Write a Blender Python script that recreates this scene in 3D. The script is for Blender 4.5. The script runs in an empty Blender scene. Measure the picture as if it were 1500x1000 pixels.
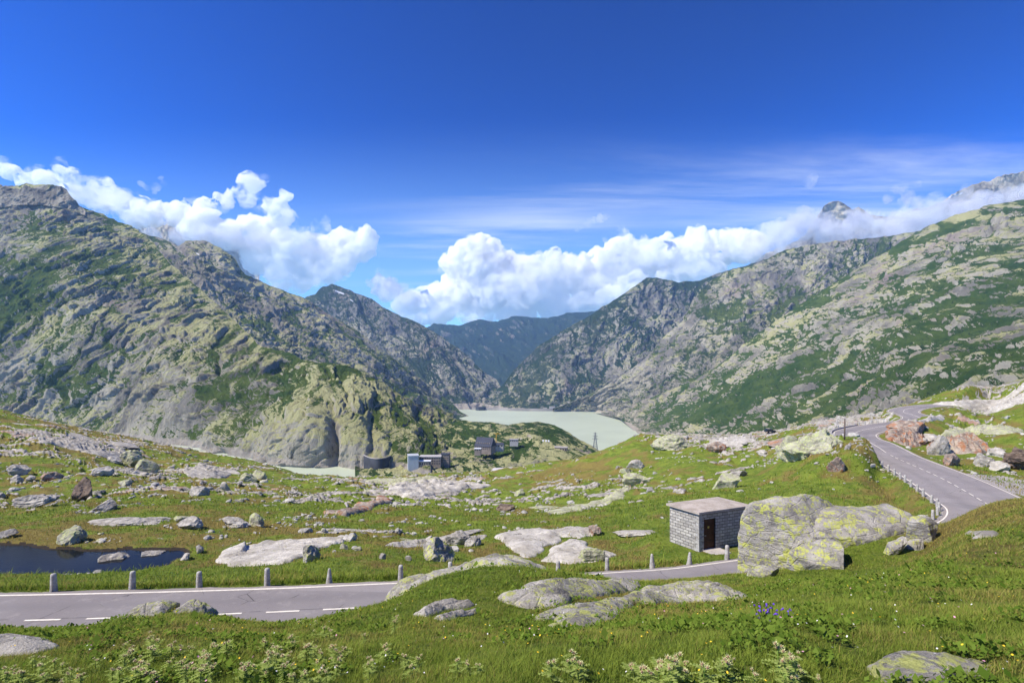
import bpy, math, random
import numpy as np
from mathutils import Vector
F = 750.0; HY = 536.0; CX = 750.0
rng = np.random.default_rng(7)
random.seed(7)
scene = bpy.context.scene
COL = scene.collection
R = math.radians

def P(px, py, Y):
    return np.array([(px-CX)/F*Y, Y, -(py-HY)/F*Y])

# ------------------------------------------------------------------ noise
def _hash(ix, iy, iz, seed):
    h = (ix.astype(np.int64)*374761393 + iy.astype(np.int64)*668265263 + iz.astype(np.int64)*2147483647 + seed*1274126177) & 0xFFFFFFFF
    h = ((h ^ (h >> 13))*1274126177) & 0xFFFFFFFF
    h = ((h ^ (h >> 16))*2246822519) & 0xFFFFFFFF
    return (h ^ (h >> 15)) & 0xFFFFFFFF

def _grad(ix, iy, iz, fx, fy, fz, seed):
    h = _hash(ix, iy, iz, seed)
    a = (h & 1023).astype(np.float32)*(2*np.pi/1024); c = ((h >> 10) & 1023).astype(np.float32)/512-1
    s = np.sqrt(1-c*c)
    return (np.cos(a)*s*fx + np.sin(a)*s*fy + c*fz)

def perlin(x, y, z, seed=0):
    x = np.asarray(x, dtype=np.float64); y = np.broadcast_to(y, x.shape); z = np.broadcast_to(z, x.shape)
    ix = np.floor(x); iy = np.floor(y); iz = np.floor(z)
    fx = (x-ix).astype(np.float32); fy = (y-iy).astype(np.float32); fz = (z-iz).astype(np.float32)
    ix = ix.astype(np.int64); iy = iy.astype(np.int64); iz = iz.astype(np.int64)
    u = fx*fx*fx*(fx*(fx*6-15)+10); v = fy*fy*fy*(fy*(fy*6-15)+10); w = fz*fz*fz*(fz*(fz*6-15)+10)
    g = lambda a, b, c: _grad(ix+a, iy+b, iz+c, fx-a, fy-b, fz-c, seed)
    x00 = g(0,0,0)*(1-u)+g(1,0,0)*u; x10 = g(0,1,0)*(1-u)+g(1,1,0)*u
    x01 = g(0,0,1)*(1-u)+g(1,0,1)*u; x11 = g(0,1,1)*(1-u)+g(1,1,1)*u
    return ((x00*(1-v)+x10*v)*(1-w)+(x01*(1-v)+x11*v)*w)*1.5

def fbm(x, y, z, octv=5, seed=0, gain=.5, lac=2.03):
    a = 1.0; s = 0; t = 0; f = 1.0
    for o in range(octv):
        s = s + a*perlin(x*f+o*17.3, y*f+o*5.1, z*f-o*9.7, seed+o); t += a; a *= gain; f *= lac
    return s/t

def ridged(x, y, z, octv=5, seed=0, gain=.5, lac=2.05):
    a = 1.0; s = 0; t = 0; f = 1.0; w = 1.0
    for o in range(octv):
        n = 1-np.abs(perlin(x*f+o*11.3, y*f+o*7.7, z*f+o*3.3, seed+o))*1.6
        n = np.clip(n, 0, 1)**2*w; w = np.clip(n*1.8, 0.15, 1)
        s = s+a*n; t += a; a *= gain; f *= lac
    return s/t

def worley(x, y, z, seed=0, tilt=False):
    """F1, F2 distances and a random value of the nearest cell (and the height of a tilted facet per cell)"""
    ix = np.floor(x).astype(np.int64); iy = np.floor(y).astype(np.int64); iz = np.floor(z).astype(np.int64)
    f1 = np.full(x.shape, 9.0, np.float32); f2 = f1.copy(); cid = np.zeros(x.shape, np.float32); tl = np.zeros(x.shape, np.float32)
    for a in (-1, 0, 1):
        for b in (-1, 0, 1):
            for c in (-1, 0, 1):
                h = _hash(ix+a, iy+b, iz+c, seed)
                dx = ix+a+(h & 1023)/1023.-x; dy = iy+b+((h >> 10) & 1023)/1023.-y; dz = iz+c+((h >> 20) & 1023)/1023.-z
                d = np.sqrt(dx*dx+dy*dy+dz*dz).astype(np.float32)
                near = d < f1
                f2 = np.where(near, f1, np.minimum(f2, d))
                cid = np.where(near, ((h >> 5) & 4095).astype(np.float32)/4095., cid); f1 = np.where(near, d, f1)
                if tilt:
                    t1 = ((h >> 3) & 255)/127.5-1; t2 = ((h >> 13) & 255)/127.5-1; t3 = ((h >> 22) & 255)/127.5-1
                    tl = np.where(near, dx*t1+dy*t2+dz*t3, tl)
    return (f1, f2, cid, tl) if tilt else (f1, f2, cid)

def sstep(a, b, x):
    t = np.clip((x-a)/(b-a), 0, 1); return t*t*(3-2*t)

class TPS:
    def __init__(s, pts, vals, smooth=0.0):
        s.c = np.array(pts, float); n = len(s.c)
        K = s.k(s.c, s.c) + smooth*np.eye(n)
        Pm = np.hstack([np.ones((n, 1)), s.c])
        A = np.zeros((n+3, n+3)); A[:n, :n] = K; A[:n, n:] = Pm; A[n:, :n] = Pm.T
        s.w = np.linalg.solve(A, np.concatenate([np.array(vals, float), np.zeros(3)]))
    def k(s, a, b):
        d2 = (a[:, None, 0]-b[None, :, 0])**2+(a[:, None, 1]-b[None, :, 1])**2
        return .5*d2*np.log(d2+1e-12)
    def __call__(s, u, v):
        u = np.asarray(u, float); v = np.broadcast_to(v, u.shape); sh = u.shape
        p = np.stack([u.ravel(), np.asarray(v).ravel()], 1); out = np.empty(len(p))
        for i in range(0, len(p), 40000):
            q = p[i:i+40000]
            out[i:i+40000] = s.k(q, s.c)@s.w[:-3] + s.w[-3] + q@s.w[-2:]
        return out.reshape(sh)

# ------------------------------------------------------------------ mesh helpers
def np_mesh(name, verts, faces, smooth=True, attrs=None):
    """verts (n,3); faces (m,k) k=3 or 4 or a list of such arrays"""
    me = bpy.data.meshes.new(name)
    verts = np.asarray(verts, np.float32)
    fl = faces if isinstance(faces, list) else [faces]
    fl = [np.asarray(f, np.int32) for f in fl if len(f)]
    me.vertices.add(len(verts)); me.vertices.foreach_set('co', verts.ravel())
    nl = sum(f.size for f in fl); npoly = sum(len(f) for f in fl)
    me.loops.add(nl); me.loops.foreach_set('vertex_index', np.concatenate([f.ravel() for f in fl]))
    me.polygons.add(npoly)
    tot = np.concatenate([np.full(len(f), f.shape[1], np.int32) for f in fl])
    st = np.concatenate([[0], np.cumsum(tot)[:-1]]).astype(np.int32)
    me.polygons.foreach_set('loop_start', st)
    me.update(calc_edges=True)
    me.polygons.foreach_set('use_smooth', np.full(npoly, smooth, bool))
    if attrs:
        for k, v in attrs.items():
            v = np.asarray(v, np.float32)
            if v.ndim == 1:
                a = me.attributes.new(k, 'FLOAT', 'POINT'); a.data.foreach_set('value', v)
            else:
                a = me.attributes.new(k, 'FLOAT_COLOR', 'POINT')
                a.data.foreach_set('color', np.hstack([v, np.ones((len(v), 1), np.float32)]).ravel())
    me.validate()
    return me

def link(name, me, mat=None, parent=None, loc=None, label=None, cat=None, group=None, kind=None):
    o = bpy.data.objects.new(name, me); COL.objects.link(o)
    if mat is not None and me is not None: 
        if len(me.materials) == 0: me.materials.append(mat)
    if parent is not None: o.parent = parent
    if loc is not None: o.location = tuple(float(c) for c in loc)
    tag(o, label, cat, group, kind)
    return o

def tag(o, label=None, cat=None, group=None, kind=None):
    if label: o['label'] = label
    if cat: o['category'] = cat
    if group: o['group'] = group
    if kind: o['kind'] = kind
    return o

def grid_faces(nu, nv):
    i = np.arange(nu-1)[:, None]*nv+np.arange(nv-1)[None, :]
    i = i.ravel()
    return np.stack([i, i+nv, i+nv+1, i+1], 1)

class MB:
    """collects simple solids into one mesh"""
    def __init__(s): s.v = []; s.f3 = []; s.f4 = []; s.n = 0
    def add(s, v, f4=None, f3=None):
        v = np.asarray(v, float)
        if f4 is not None and len(f4): s.f4.append(np.asarray(f4)+s.n)
        if f3 is not None and len(f3): s.f3.append(np.asarray(f3)+s.n)
        s.v.append(v); s.n += len(v); return s
    def hexa(s, p):  # 8 points: 0-3 bottom ccw, 4-7 top ccw
        return s.add(p, [[3, 2, 1, 0], [4, 5, 6, 7], [0, 1, 5, 4], [1, 2, 6, 5], [2, 3, 7, 6], [3, 0, 4, 7]])
    def box(s, c, d, rz=0):
        x, y, z = d[0]/2, d[1]/2, d[2]/2
        p = np.array([[-x, -y, -z], [x, -y, -z], [x, y, -z], [-x, y, -z], [-x, -y, z], [x, -y, z], [x, y, z], [-x, y, z]])
        ca, sa = math.cos(rz), math.sin(rz)
        p = p@np.array([[ca, sa, 0], [-sa, ca, 0], [0, 0, 1]])
        return s.hexa(p+np.array(c))
    def tube(s, a, b, ra, rb=None, n=8):
        rb = ra if rb is None else rb
        a = np.array(a, float); b = np.array(b, float); d = b-a; d /= np.linalg.norm(d)
        h = np.array([0, 0, 1.]) if abs(d[2]) < .9 else np.array([1., 0, 0])
        u = np.cross(d, h); u /= np.linalg.norm(u); w = np.cross(d, u)
        t = np.linspace(0, 2*np.pi, n, endpoint=False)
        ring = np.cos(t)[:, None]*u+np.sin(t)[:, None]*w
        v = np.vstack([a+ring*ra, b+ring*rb, a[None], b[None]])
        i = np.arange(n); j = (i+1) % n
        return s.add(v, np.stack([i, i+n, j+n, j], 1), np.vstack([np.stack([np.full(n, 2*n), i, j], 1), np.stack([np.full(n, 2*n+1), j+n, i+n], 1)]))
    def build(s, name, mat, parent=None, smooth=False, **kw):
        v = np.vstack(s.v); f = []
        if s.f4: f.append(np.vstack(s.f4))
        if s.f3: f.append(np.vstack(s.f3))
        return link(name, np_mesh(name, v, f, smooth), mat, parent, **kw)

# ------------------------------------------------------------------ material helper
class NT:
    def __init__(s, name):
        s.m = bpy.data.materials.new(name); s.m.use_nodes = True; s.t = s.m.node_tree; s.t.nodes.clear()
        s.out = s.n('ShaderNodeOutputMaterial')
    def n(s, t, **kw):
        nd = s.t.nodes.new(t)
        for k, v in kw.items(): setattr(nd, k, v)
        return nd
    def l(s, a, b): s.t.links.new(a, b)
    def val(s, sock, v):
        if hasattr(v, 'links') or isinstance(v, bpy.types.NodeSocket): s.l(v, sock)
        else: sock.default_value = v
    def coord(s, scale=(1, 1, 1), rot=(0, 0, 0), kind='Object', loc=(0, 0, 0)):
        tc = s.n('ShaderNodeTexCoord'); mp = s.n('ShaderNodeMapping')
        mp.inputs['Scale'].default_value = scale; mp.inputs['Rotation'].default_value = rot; mp.inputs['Location'].default_value = loc
        s.l(tc.outputs[kind], mp.inputs['Vector']); return mp.outputs['Vector']
    def noise(s, vec, scale, detail=6, rough=.55, dist=0, out='Fac'):
        nd = s.n('ShaderNodeTexNoise'); s.l(vec, nd.inputs['Vector'])
        nd.inputs['Scale'].default_value = scale; nd.inputs['Detail'].default_value = detail
        nd.inputs['Roughness'].default_value = rough; nd.inputs['Distortion'].default_value = dist
        return nd.outputs[out]
    def voro(s, vec, scale, feature='F1', out='Distance'):
        nd = s.n('ShaderNodeTexVoronoi', feature=feature); s.l(vec, nd.inputs['Vector']); nd.inputs['Scale'].default_value = scale
        return nd.outputs[out]
    def ramp(s, fac, lo, hi, a=0.0, b=1.0):
        nd = s.n('ShaderNodeMapRange', interpolation_type='SMOOTHSTEP'); s.val(nd.inputs[0], fac)
        nd.inputs[1].default_value = lo; nd.inputs[2].default_value = hi; nd.inputs[3].default_value = a; nd.inputs[4].default_value = b
        return nd.outputs[0]
    def mix(s, fac, a, b):
        nd = s.n('ShaderNodeMix', data_type='RGBA'); s.val(nd.inputs[0], fac)
        for sk, v in ((nd.inputs[6], a), (nd.inputs[7], b)):
            if isinstance(v, tuple): sk.default_value = (*v, 1)
            else: s.l(v, sk)
        return nd.outputs[2]
    def math(s, op, a, b=0.0, clamp=False):
        nd = s.n('ShaderNodeMath', operation=op, use_clamp=clamp); s.val(nd.inputs[0], a); s.val(nd.inputs[1], b); return nd.outputs[0]
    def attr(s, name, out='Fac'):
        nd = s.n('ShaderNodeAttribute', attribute_name=name); return nd.outputs[out]
    def bump(s, h, strength=.5, dist=1.0, normal=None):
        nd = s.n('ShaderNodeBump'); nd.inputs['Strength'].default_value = strength; nd.inputs['Distance'].default_value = dist
        s.l(h, nd.inputs['Height'])
        if normal is not None: s.l(normal, nd.inputs['Normal'])
        return nd.outputs[0]
    def fin(s, color, rough=.9, normal=None, spec=.2, **kw):
        b = s.n('ShaderNodeBsdfPrincipled')
        if isinstance(color, tuple): b.inputs['Base Color'].default_value = (*color, 1)
        else: s.l(color, b.inputs['Base Color'])
        s.val(b.inputs['Roughness'], rough); b.inputs['Specular IOR Level'].default_value = spec
        for k, v in kw.items(): s.val(b.inputs[k.replace('_', ' ')], v)
        if normal is not None: s.l(normal, b.inputs['Normal'])
        s.l(b.outputs[0], s.out.inputs['Surface']); return s.m
# ------------------------------------------------------------------ materials
def simple(name, c, rough=.8, var=.25, scale=3.0, spec=.2, bump=0.0, metallic=0.0):
    n = NT(name); v = n.coord()
    f = n.noise(v, scale, 6, .6)
    col = n.mix(n.ramp(f, .3, .7), tuple(x*(1-var) for x in c), tuple(min(1, x*(1+var)) for x in c))
    nm = n.bump(n.noise(v, scale*6, 5, .6), bump, .02) if bump else None
    return n.fin(col, rough, nm, spec, Metallic=metallic)

def rock_mat(name, dark, light, lichen=None, lich_amt=.5, scale=1.0, rust=None, bumpd=.05):
    n = NT(name); v = n.coord()
    f1 = n.noise(v, .9*scale, 8, .62, .4); f2 = n.noise(v, 5*scale, 6, .7)
    vs = n.coord((1, 1, 3.2), (.35, .2, .4))
    st = n.noise(vs, 1.3*scale, 6, .6, .6)
    col = n.mix(n.ramp(n.math('ADD', n.math('MULTIPLY', f1, .6), n.math('MULTIPLY', st, .4)), .38, .62), dark, light)
    col = n.mix(n.ramp(n.noise(v, 14*scale, 4, .7), .56, .68), col, tuple(c*.45 for c in dark))
    if rust: col = n.mix(n.ramp(n.noise(v, .8*scale, 5, .6, .8), .48, .62, 0, .85), col, rust)
    if lichen:
        lf = n.noise(n.coord(loc=(3, 7, 1)), 2.2*scale, 9, .72, .5)
        lf2 = n.noise(v, 9*scale, 5, .7)
        lm = n.math('ADD', n.math('MULTIPLY', lf, .65), n.math('MULTIPLY', lf2, .35))
        t = .62-.2*lich_amt
        col = n.mix(n.ramp(lm, t, t+.07, 0, .9), col, lichen)
    cr = n.voro(n.coord((1, 1, 2.0), (.3, .5, .2)), 1.1*scale, 'DISTANCE_TO_EDGE')
    crm = n.ramp(cr, 0, .05)
    h = n.math('ADD', n.math('MULTIPLY', f2, 1.0), n.math('MULTIPLY', n.noise(v, 22*scale, 5, .75), .8))
    h = n.math('ADD', h, n.math('MULTIPLY', st, 1.6))
    h = n.math('ADD', h, n.math('MULTIPLY', crm, .35))
    col = n.mix(n.ramp(cr, 0, .012, .35, 0), col, tuple(c*.3 for c in dark))
    return n.fin(col, .93, n.bump(h, .9, bumpd), .15)

LICH = (.42, .43, .13)
M = {}
M['rock'] = rock_mat('lichen_granite', (.17, .165, .155), (.42, .40, .36), LICH, .5)
M['rock_bare'] = rock_mat('bare_granite', (.24, .22, .19), (.50, .465, .40), LICH, .2)
M['rock_fine'] = rock_mat('foreground_granite', (.22, .205, .175), (.56, .52, .45), (.46, .48, .14), .62, 1.7, bumpd=.06)
M['rock_hero'] = rock_mat('boulder_granite', (.22, .205, .185), (.48, .445, .39), (.50, .52, .11), .60, 1.0, bumpd=.07)
M['rock_pale'] = rock_mat('pale_granite', (.34, .31, .26), (.55, .515, .45), (.42, .41, .25), .3, .5)
M['rock_green'] = rock_mat('mossy_granite', (.24, .225, .17), (.48, .46, .34), (.42, .45, .2), .65, .7)
M['rock_brown'] = rock_mat('brown_granite', (.09, .065, .05), (.25, .19, .14), None, 0, .9)
M['rock_rust'] = rock_mat('rusty_granite', (.2, .15, .12), (.46, .39, .31), (.42, .42, .2), .25, .7, rust=(.34, .13, .05))
M['stone_post'] = rock_mat('guard_stone_granite', (.30, .28, .25), (.52, .5, .46), (.3, .3, .2), .15, 5, bumpd=.01)
M['concrete'] = simple('concrete', (.42, .38, .34), .9, .2, 2, bump=.3)
M['shade_toned_concrete'] = simple('shade_toned_concrete', (.05, .052, .06), .9, .3, .05)  # concrete darkened to carry the shade on the near dam's face
M['asphalt'] = None
M['white_paint'] = simple('road_paint', (.74, .68, .58), .7, .12, 6)
M['door_brown'] = simple('brown_door', (.055, .022, .012), .5, .3, 4)
M['metal'] = simple('grey_metal', (.35, .36, .37), .5, .1, 2, metallic=.6)
M['wood_pole'] = simple('weathered_wood', (.13, .10, .08), .9, .3, 4)
M['slate'] = simple('slate_roof', (.045, .05, .07), .7, .25, .5)
M['stucco'] = simple('weathered_masonry', (.25, .21, .18), .9, .2, .3)
M['stucco_pale'] = simple('pale_masonry', (.42, .40, .38), .9, .15, .3)
M['glass_dark'] = simple('dark_window', (.02, .025, .03), .15, .1, 1, spec=.6)
M['white_metal'] = simple('white_sheet_metal', (.75, .76, .78), .5, .06, .3)
M['yellow'] = simple('yellow_paint', (.6, .36, .03), .5, .1, 1)
M['tyre'] = simple('black_rubber', (.02, .02, .02), .8, .1, 4)
M['car_dark'] = simple('dark_car_paint', (.03, .04, .06), .25, .05, 1, spec=.6)
M['car_red'] = simple('red_car_paint', (.35, .03, .02), .25, .05, 1, spec=.6)
M['car_silver'] = simple('silver_car_paint', (.5, .52, .55), .25, .05, 1, spec=.6)
M['conifer'] = simple('conifer_needles', (.02, .045, .015), .9, .4, .8)
M['bark'] = simple('bark', (.08, .055, .04), .95, .3, 3)
M['snow'] = simple('old_snow', (.8, .82, .84), .8, .05, .05)
M['grey_sheet'] = simple('grey_sheet_wall', (.42, .44, .45), .7, .06, .1)
M['pinkish_roof'] = simple('pale_roof', (.5, .46, .45), .7, .06, .1)

def asphalt():
    n = NT('asphalt'); v = n.coord()
    c = n.mix(n.ramp(n.noise(v, .35, 6, .6), .3, .7), (.215, .19, .185), (.27, .245, .235))
    c = n.mix(n.ramp(n.noise(v, 60, 3, .7), .45, .6, 0, .5), c, (.33, .3, .29))
    across = n.attr('lane')  # 0 centre .. 1 edge: tyre tracks are worn darker, the edges dusty
    c = n.mix(n.ramp(across, .86, 1.0, 0, .5), c, (.30, .26, .22))
    tr = n.ramp(n.math('ABSOLUTE', n.math('SUBTRACT', across, .5)), .0, .22, .35, 0)
    c = n.mix(tr, c, (.175, .16, .158))
    pt = n.voro(n.coord((.35, 1, 1), (0, 0, .08)), .22, 'F1', 'Color')
    sp_ = n.n('ShaderNodeSeparateColor'); n.l(pt, sp_.inputs[0])
    c = n.mix(n.ramp(sp_.outputs[0], .78, .80, 0, .30), c, (.13, .12, .12))
    c = n.mix(n.ramp(n.noise(v, 1.6, 8, .7), .52, .7, 0, .45), c, (.34, .31, .285))
    c = n.mix(n.ramp(n.noise(v, 9, 5, .75), .58, .66, 0, .35), c, (.12, .11, .108))
    seam = n.math('MULTIPLY', n.ramp(n.math('ABSOLUTE', n.attr('seam')), .0, .03, 1, 0), n.ramp(n.noise(v, 1.2, 3), .42, .5))
    c = n.mix(seam, c, (.03, .03, .03))
    cr = n.voro(n.coord((1, 1, 1)), .45, 'DISTANCE_TO_EDGE')
    c = n.mix(n.math('MULTIPLY', n.ramp(cr, 0, .008, 1, 0), n.ramp(n.noise(v, .5, 3), .5, .56)), c, (.06, .055, .05))
    return n.fin(c, .85, n.bump(n.noise(v, 90, 3, .7), .25, .01), .25)
M['asphalt'] = asphalt()

def ground_mat():
    n = NT('alpine_ground'); v = n.coord()
    g = n.mix(n.ramp(n.noise(v, .55, 8, .6, .3), .35, .62), (.075, .14, .012), (.18, .24, .028))
    g = n.mix(n.ramp(n.noise(v, 6, 5, .7), .4, .68, 0, .65), g, (.24, .25, .06))
    g = n.mix(n.ramp(n.noise(v, 2.4, 6, .72), .52, .66, 0, .75), g, (.05, .085, .012))
    dryn = n.math('ADD', n.attr('dry'), n.math('MULTIPLY', n.math('SUBTRACT', n.noise(v, 1.3, 7, .7), .5), .9))
    dry = n.mix(n.ramp(n.noise(v, 2.2, 6, .7), .35, .65), (.25, .19, .06), (.19, .12, .045))
    g = n.mix(n.ramp(dryn, .42, .8, 0, .8), g, dry)
    # rock
    f1 = n.noise(v, .35, 8, .65, .5); st = n.noise(n.coord((1, 1, 3), (.3, .2, .5)), .9, 6, .65, .6)
    rk = n.mix(n.ramp(n.math('ADD', n.math('MULTIPLY', f1, .5), n.math('MULTIPLY', st, .5)), .38, .6), (.2, .185, .165), (.52, .475, .42))
    rk = n.mix(n.ramp(n.noise(v, 1.1, 7, .7, .4), .52, .62, 0, .75), rk, (.36, .37, .2))
    rk = n.mix(n.ramp(n.noise(v, .12, 4, .6, .5), .60, .68, 0, .6), rk, (.40, .2, .11))
    rk = n.mix(n.ramp(n.noise(v, 9, 4, .7), .56, .68), rk, (.09, .085, .08))
    rm = n.math('ADD', n.attr('rock'), n.math('MULTIPLY', n.math('SUBTRACT', n.noise(v, 1.7, 8, .75), .5), .9))
    m = n.ramp(rm, .47, .55)
    c = n.mix(m, g, rk)
    gr = n.math('ADD', n.attr('gravel'), n.math('MULTIPLY', n.math('SUBTRACT', n.noise(v, 3, 6, .7), .5), .6))
    grc = n.mix(n.ramp(n.noise(v, 25, 4, .7), .4, .6), (.30, .27, .24), (.52, .48, .44))
    c = n.mix(n.ramp(gr, .5, .7), c, grc)
    soil = n.math('ADD', n.attr('soil'), n.math('MULTIPLY', n.math('SUBTRACT', n.noise(v, 2, 6, .7), .5), .4))
    c = n.mix(n.ramp(soil, .5, .7), c, (.05, .04, .03))
    hb = n.math('ADD', n.math('MULTIPLY', n.noise(v, 3.5, 8, .75), 1.2), n.math('MULTIPLY', n.noise(v, 16, 5, .8), .6))
    hr = n.math('ADD', n.math('MULTIPLY', st, 2.2), n.math('MULTIPLY', n.noise(v, 7, 6, .7), .5))
    h = n.mix(m, hb, hr)
    return n.fin(c, .95, n.bump(h, 1.0, .16), .1)
M['ground'] = ground_mat()

def mountain_mat(name, zshore=None, shore_h=12, scale=1.0, grass_a=(.05, .095, .014), grass_b=(.125, .165, .03),
                 dark=(.25, .23, .19), light=(.52, .475, .37), lich=(.50, .49, .20), shrub=.0, rot=(.5, .3, .6), lamt=0.0):
    n = NT(name); v = n.coord(kind='Object')
    va = n.coord((1, .6, .4), rot)
    f1 = n.noise(v, .004*scale, 10, .62, .4)
    st = n.noise(va, .03*scale, 8, .72, .5)
    t = n.math('ADD', n.math('MULTIPLY', n.attr('patch'), .45), n.math('MULTIPLY', st, .55))
    rk = n.mix(n.ramp(t, .38, .6), dark, light)
    rk = n.mix(n.ramp(n.noise(v, .0035*scale, 6, .6), .56, .68, 0, .6), rk, (.36, .27, .23))
    lm = n.math('ADD', n.math('MULTIPLY', n.noise(v, .012*scale, 10, .74, .5), .6), n.math('MULTIPLY', n.attr('up'), .3))
    lm = n.math('ADD', lm, n.math('MULTIPLY', n.math('SUBTRACT', n.attr('patch'), .5), .2))
    rk = n.mix(n.ramp(lm, .46-lamt, .58-lamt, 0, .8), rk, lich)
    rk = n.mix(n.ramp(n.noise(va, .075*scale, 8, .78), .56, .64, 0, .75), rk, (.085, .085, .075))
    gm = n.math('ADD', n.math('ADD', n.math('MULTIPLY', n.attr('grass'), .75), .12), n.math('ADD', n.math('MULTIPLY', n.math('SUBTRACT', n.noise(va, .03*scale, 10, .8, .3), .5), 1.7), n.math('MULTIPLY', n.math('SUBTRACT', n.noise(v, .11*scale, 6, .8), .5), 1.1)))
    gcol = n.mix(n.ramp(n.noise(v, .012*scale, 8, .7), .35, .65), grass_a, grass_b)
    gcol = n.mix(n.ramp(n.noise(v, .07*scale, 5, .8), .54, .64, 0, .7), gcol, (.022, .04, .010))
    c = n.mix(n.ramp(gm, .44, .56), rk, gcol)
    if shrub:
        sm = n.math('ADD', n.noise(v, .03*scale, 9, .8, .4), n.math('MULTIPLY', n.math('SUBTRACT', n.noise(v, .003*scale, 4, .6), .5), .5))
        c = n.mix(n.ramp(sm, .6-shrub*.15, .64-shrub*.15, 0, .92), c, (.030, .055, .018))
    sn = n.math('ADD', n.attr('snow'), n.math('MULTIPLY', n.math('SUBTRACT', n.noise(v, .03*scale, 6, .7), .5), .8))
    c = n.mix(n.ramp(sn, .5, .56), c, (.8, .8, .82))
    if zshore is not None:
        g = n.n('ShaderNodeNewGeometry'); sp = n.n('ShaderNodeSeparateXYZ'); n.l(g.outputs['Position'], sp.inputs[0])
        z = n.math('ADD', sp.outputs[2], n.math('MULTIPLY', n.math('SUBTRACT', n.noise(v, .02, 5, .6), .5), 8.0))
        c = n.mix(n.ramp(z, zshore+shore_h-1.5, zshore+shore_h+1.5, .9, 0), c, n.mix(n.noise(v, .05, 5), (.42, .36, .29), (.6, .54, .46)))
    h = n.math('ADD', n.math('MULTIPLY', st, 2.2), n.math('MULTIPLY', n.noise(va, .1*scale, 8, .78), 1.0))
    return n.fin(c, .95, n.bump(h, 1.0, 14/scale), .05)

def water_mat(name, c, rough=.08, spec=.5, bs=.2, sc=1.0):
    n = NT(name); v = n.coord()
    col = n.mix(n.ramp(n.noise(v, .004*sc, 5, .6), .3, .7), tuple(x*.94 for x in c), tuple(x*1.05 for x in c))
    return n.fin(col, rough, n.bump(n.noise(v, .5*sc, 4, .6), bs, .05), spec)
M['lake'] = water_mat('milky_glacier_water', (.455, .50, .365), .4, .15, .08)
M['pond'] = water_mat('dark_pond_water', (.010, .012, .014), .04, .04, .12, 8)
# ------------------------------------------------------------------ near terrain
# road centre line (x, y, z, half width)
RC = np.array([
 (-70, 14.5, -8.7, 2.4), (-45, 16.9, -9.1, 2.4), (-30, 18.2, -9.35, 2.4), (-18, 19.2, -9.55, 2.35), (-10.1, 20.2, -9.75, 2.35), (-5, 21.2, -9.95, 2.4), (-1, 22.6, -10.35, 2.4),
 (2.8, 24.3, -10.9, 2.4), (6.2, 26.1, -11.4, 2.45), (10.2, 28.1, -12.0, 2.5), (14.9, 30.6, -12.5, 2.5), (21, 33.4, -13.0, 2.7), (28, 36.6, -13.4, 3.0),
 (35, 40, -13.8, 3.4), (41.5, 43.6, -14, 3.9), (46, 47.8, -14, 4.2), (48.6, 52.8, -14, 4.3), (51.8, 59.7, -14, 4.2), (54.4, 66, -14, 4.1), (56.8, 73, -14, 4), (59.6, 80.8, -14, 3.8),
 (63, 88, -14, 3.6), (65.8, 94.5, -14, 3.6), (68.0, 101, -14, 3.6), (73.5, 109, -14, 3.7), (86, 119, -14, 3.7), (100, 128, -14, 3.6), (109, 137, -14, 3.6),
 (115, 147, -14, 3.6), (120, 157, -14, 3.8), (131, 169, -14, 3.8), (147, 181, -14, 3.6), (168, 192, -14, 3.5), (195, 204, -13.5, 3.5)], float)
def catmull(p, step=.5):
    out = []
    for i in range(len(p)-1):
        p0 = p[max(i-1, 0)]; p1 = p[i]; p2 = p[i+1]; p3 = p[min(i+2, len(p)-1)]
        n = max(2, int(np.linalg.norm(p2[:2]-p1[:2])/step))
        for k in range(n):
            t = k/n
            out.append(.5*((2*p1)+(-p0+p2)*t+(2*p0-5*p1+4*p2-p3)*t*t+(-p0+3*p1-3*p2+p3)*t**3))
    out.append(p[-1]); return np.array(out)
RD = catmull(RC)
for _ in range(3):
    RD[1:-1] = (RD[:-2]+2*RD[1:-1]+RD[2:])/4
_t = np.gradient(RD[:, :2], axis=0); _t /= np.linalg.norm(_t, axis=1)[:, None]
RT = _t; RN = np.stack([-_t[:, 1], _t[:, 0]], 1)      # left normal
RS = np.concatenate([[0], np.cumsum(np.linalg.norm(np.diff(RD[:, :2], axis=0), axis=1))])

GC = []   # (px, py, depth)
def gc(*a): GC.extend(a)
# foreground slope
gc((-250,1000,4.8),(0,1000,4.2),(200,1000,3.9),(375,1000,3.6),(750,1000,3.2),(1100,1000,2.8),(1500,1000,2.6),(1750,1000,2.5),
   (-250,1250,2.3),(375,1250,2.0),(750,1250,1.9),(1100,1250,1.8),(1750,1250,1.6),
   (-250,935,8),(0,935,7.2),(200,925,7),(400,935,7),(750,925,7),(1100,900,7),(1500,850,7),(1750,850,7),
   (-250,925,12),(0,922,11.2),(60,926,11.2),(120,924,11.2),(180,908,11.2),(230,900,11.3),(290,898,11.4),(350,914,11),(420,916,11.3),(480,903,12),(540,893,12.5),(575,880,12.5),(610,862,13),(660,846,13.8),(700,838,14.2),
   (750,834,14.6),(800,841,15.2),(850,848,16.5),(930,852,18),(1000,848,19),(1080,842,19.5),(1120,843,19),(1180,843,18.3),(1240,834,18.6),(1258,829,18.8),(1180,826,21.6),(1240,806,20.5),(1295,792,20.7),(1338,783,20.9),(1275,818,19.2),(1318,810,19.3),(1352,803,19.5),(1376,786,20),(1405,762,20),(1440,745,19),(1500,735,18),(1750,720,17),
   (1000,880,12),(1200,850,12),(1330,835,12),(1400,795,12),(1500,775,12),(1700,770,12))
# drop towards the road behind that crest
gc((750,884,19.5),(900,868,22.5),(600,915,17.5),(1000,848,26.2),(1100,842,27),(1250,838,29),(1400,790,30),(1500,760,30),(1400,770,40),(1750,740,40))
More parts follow.
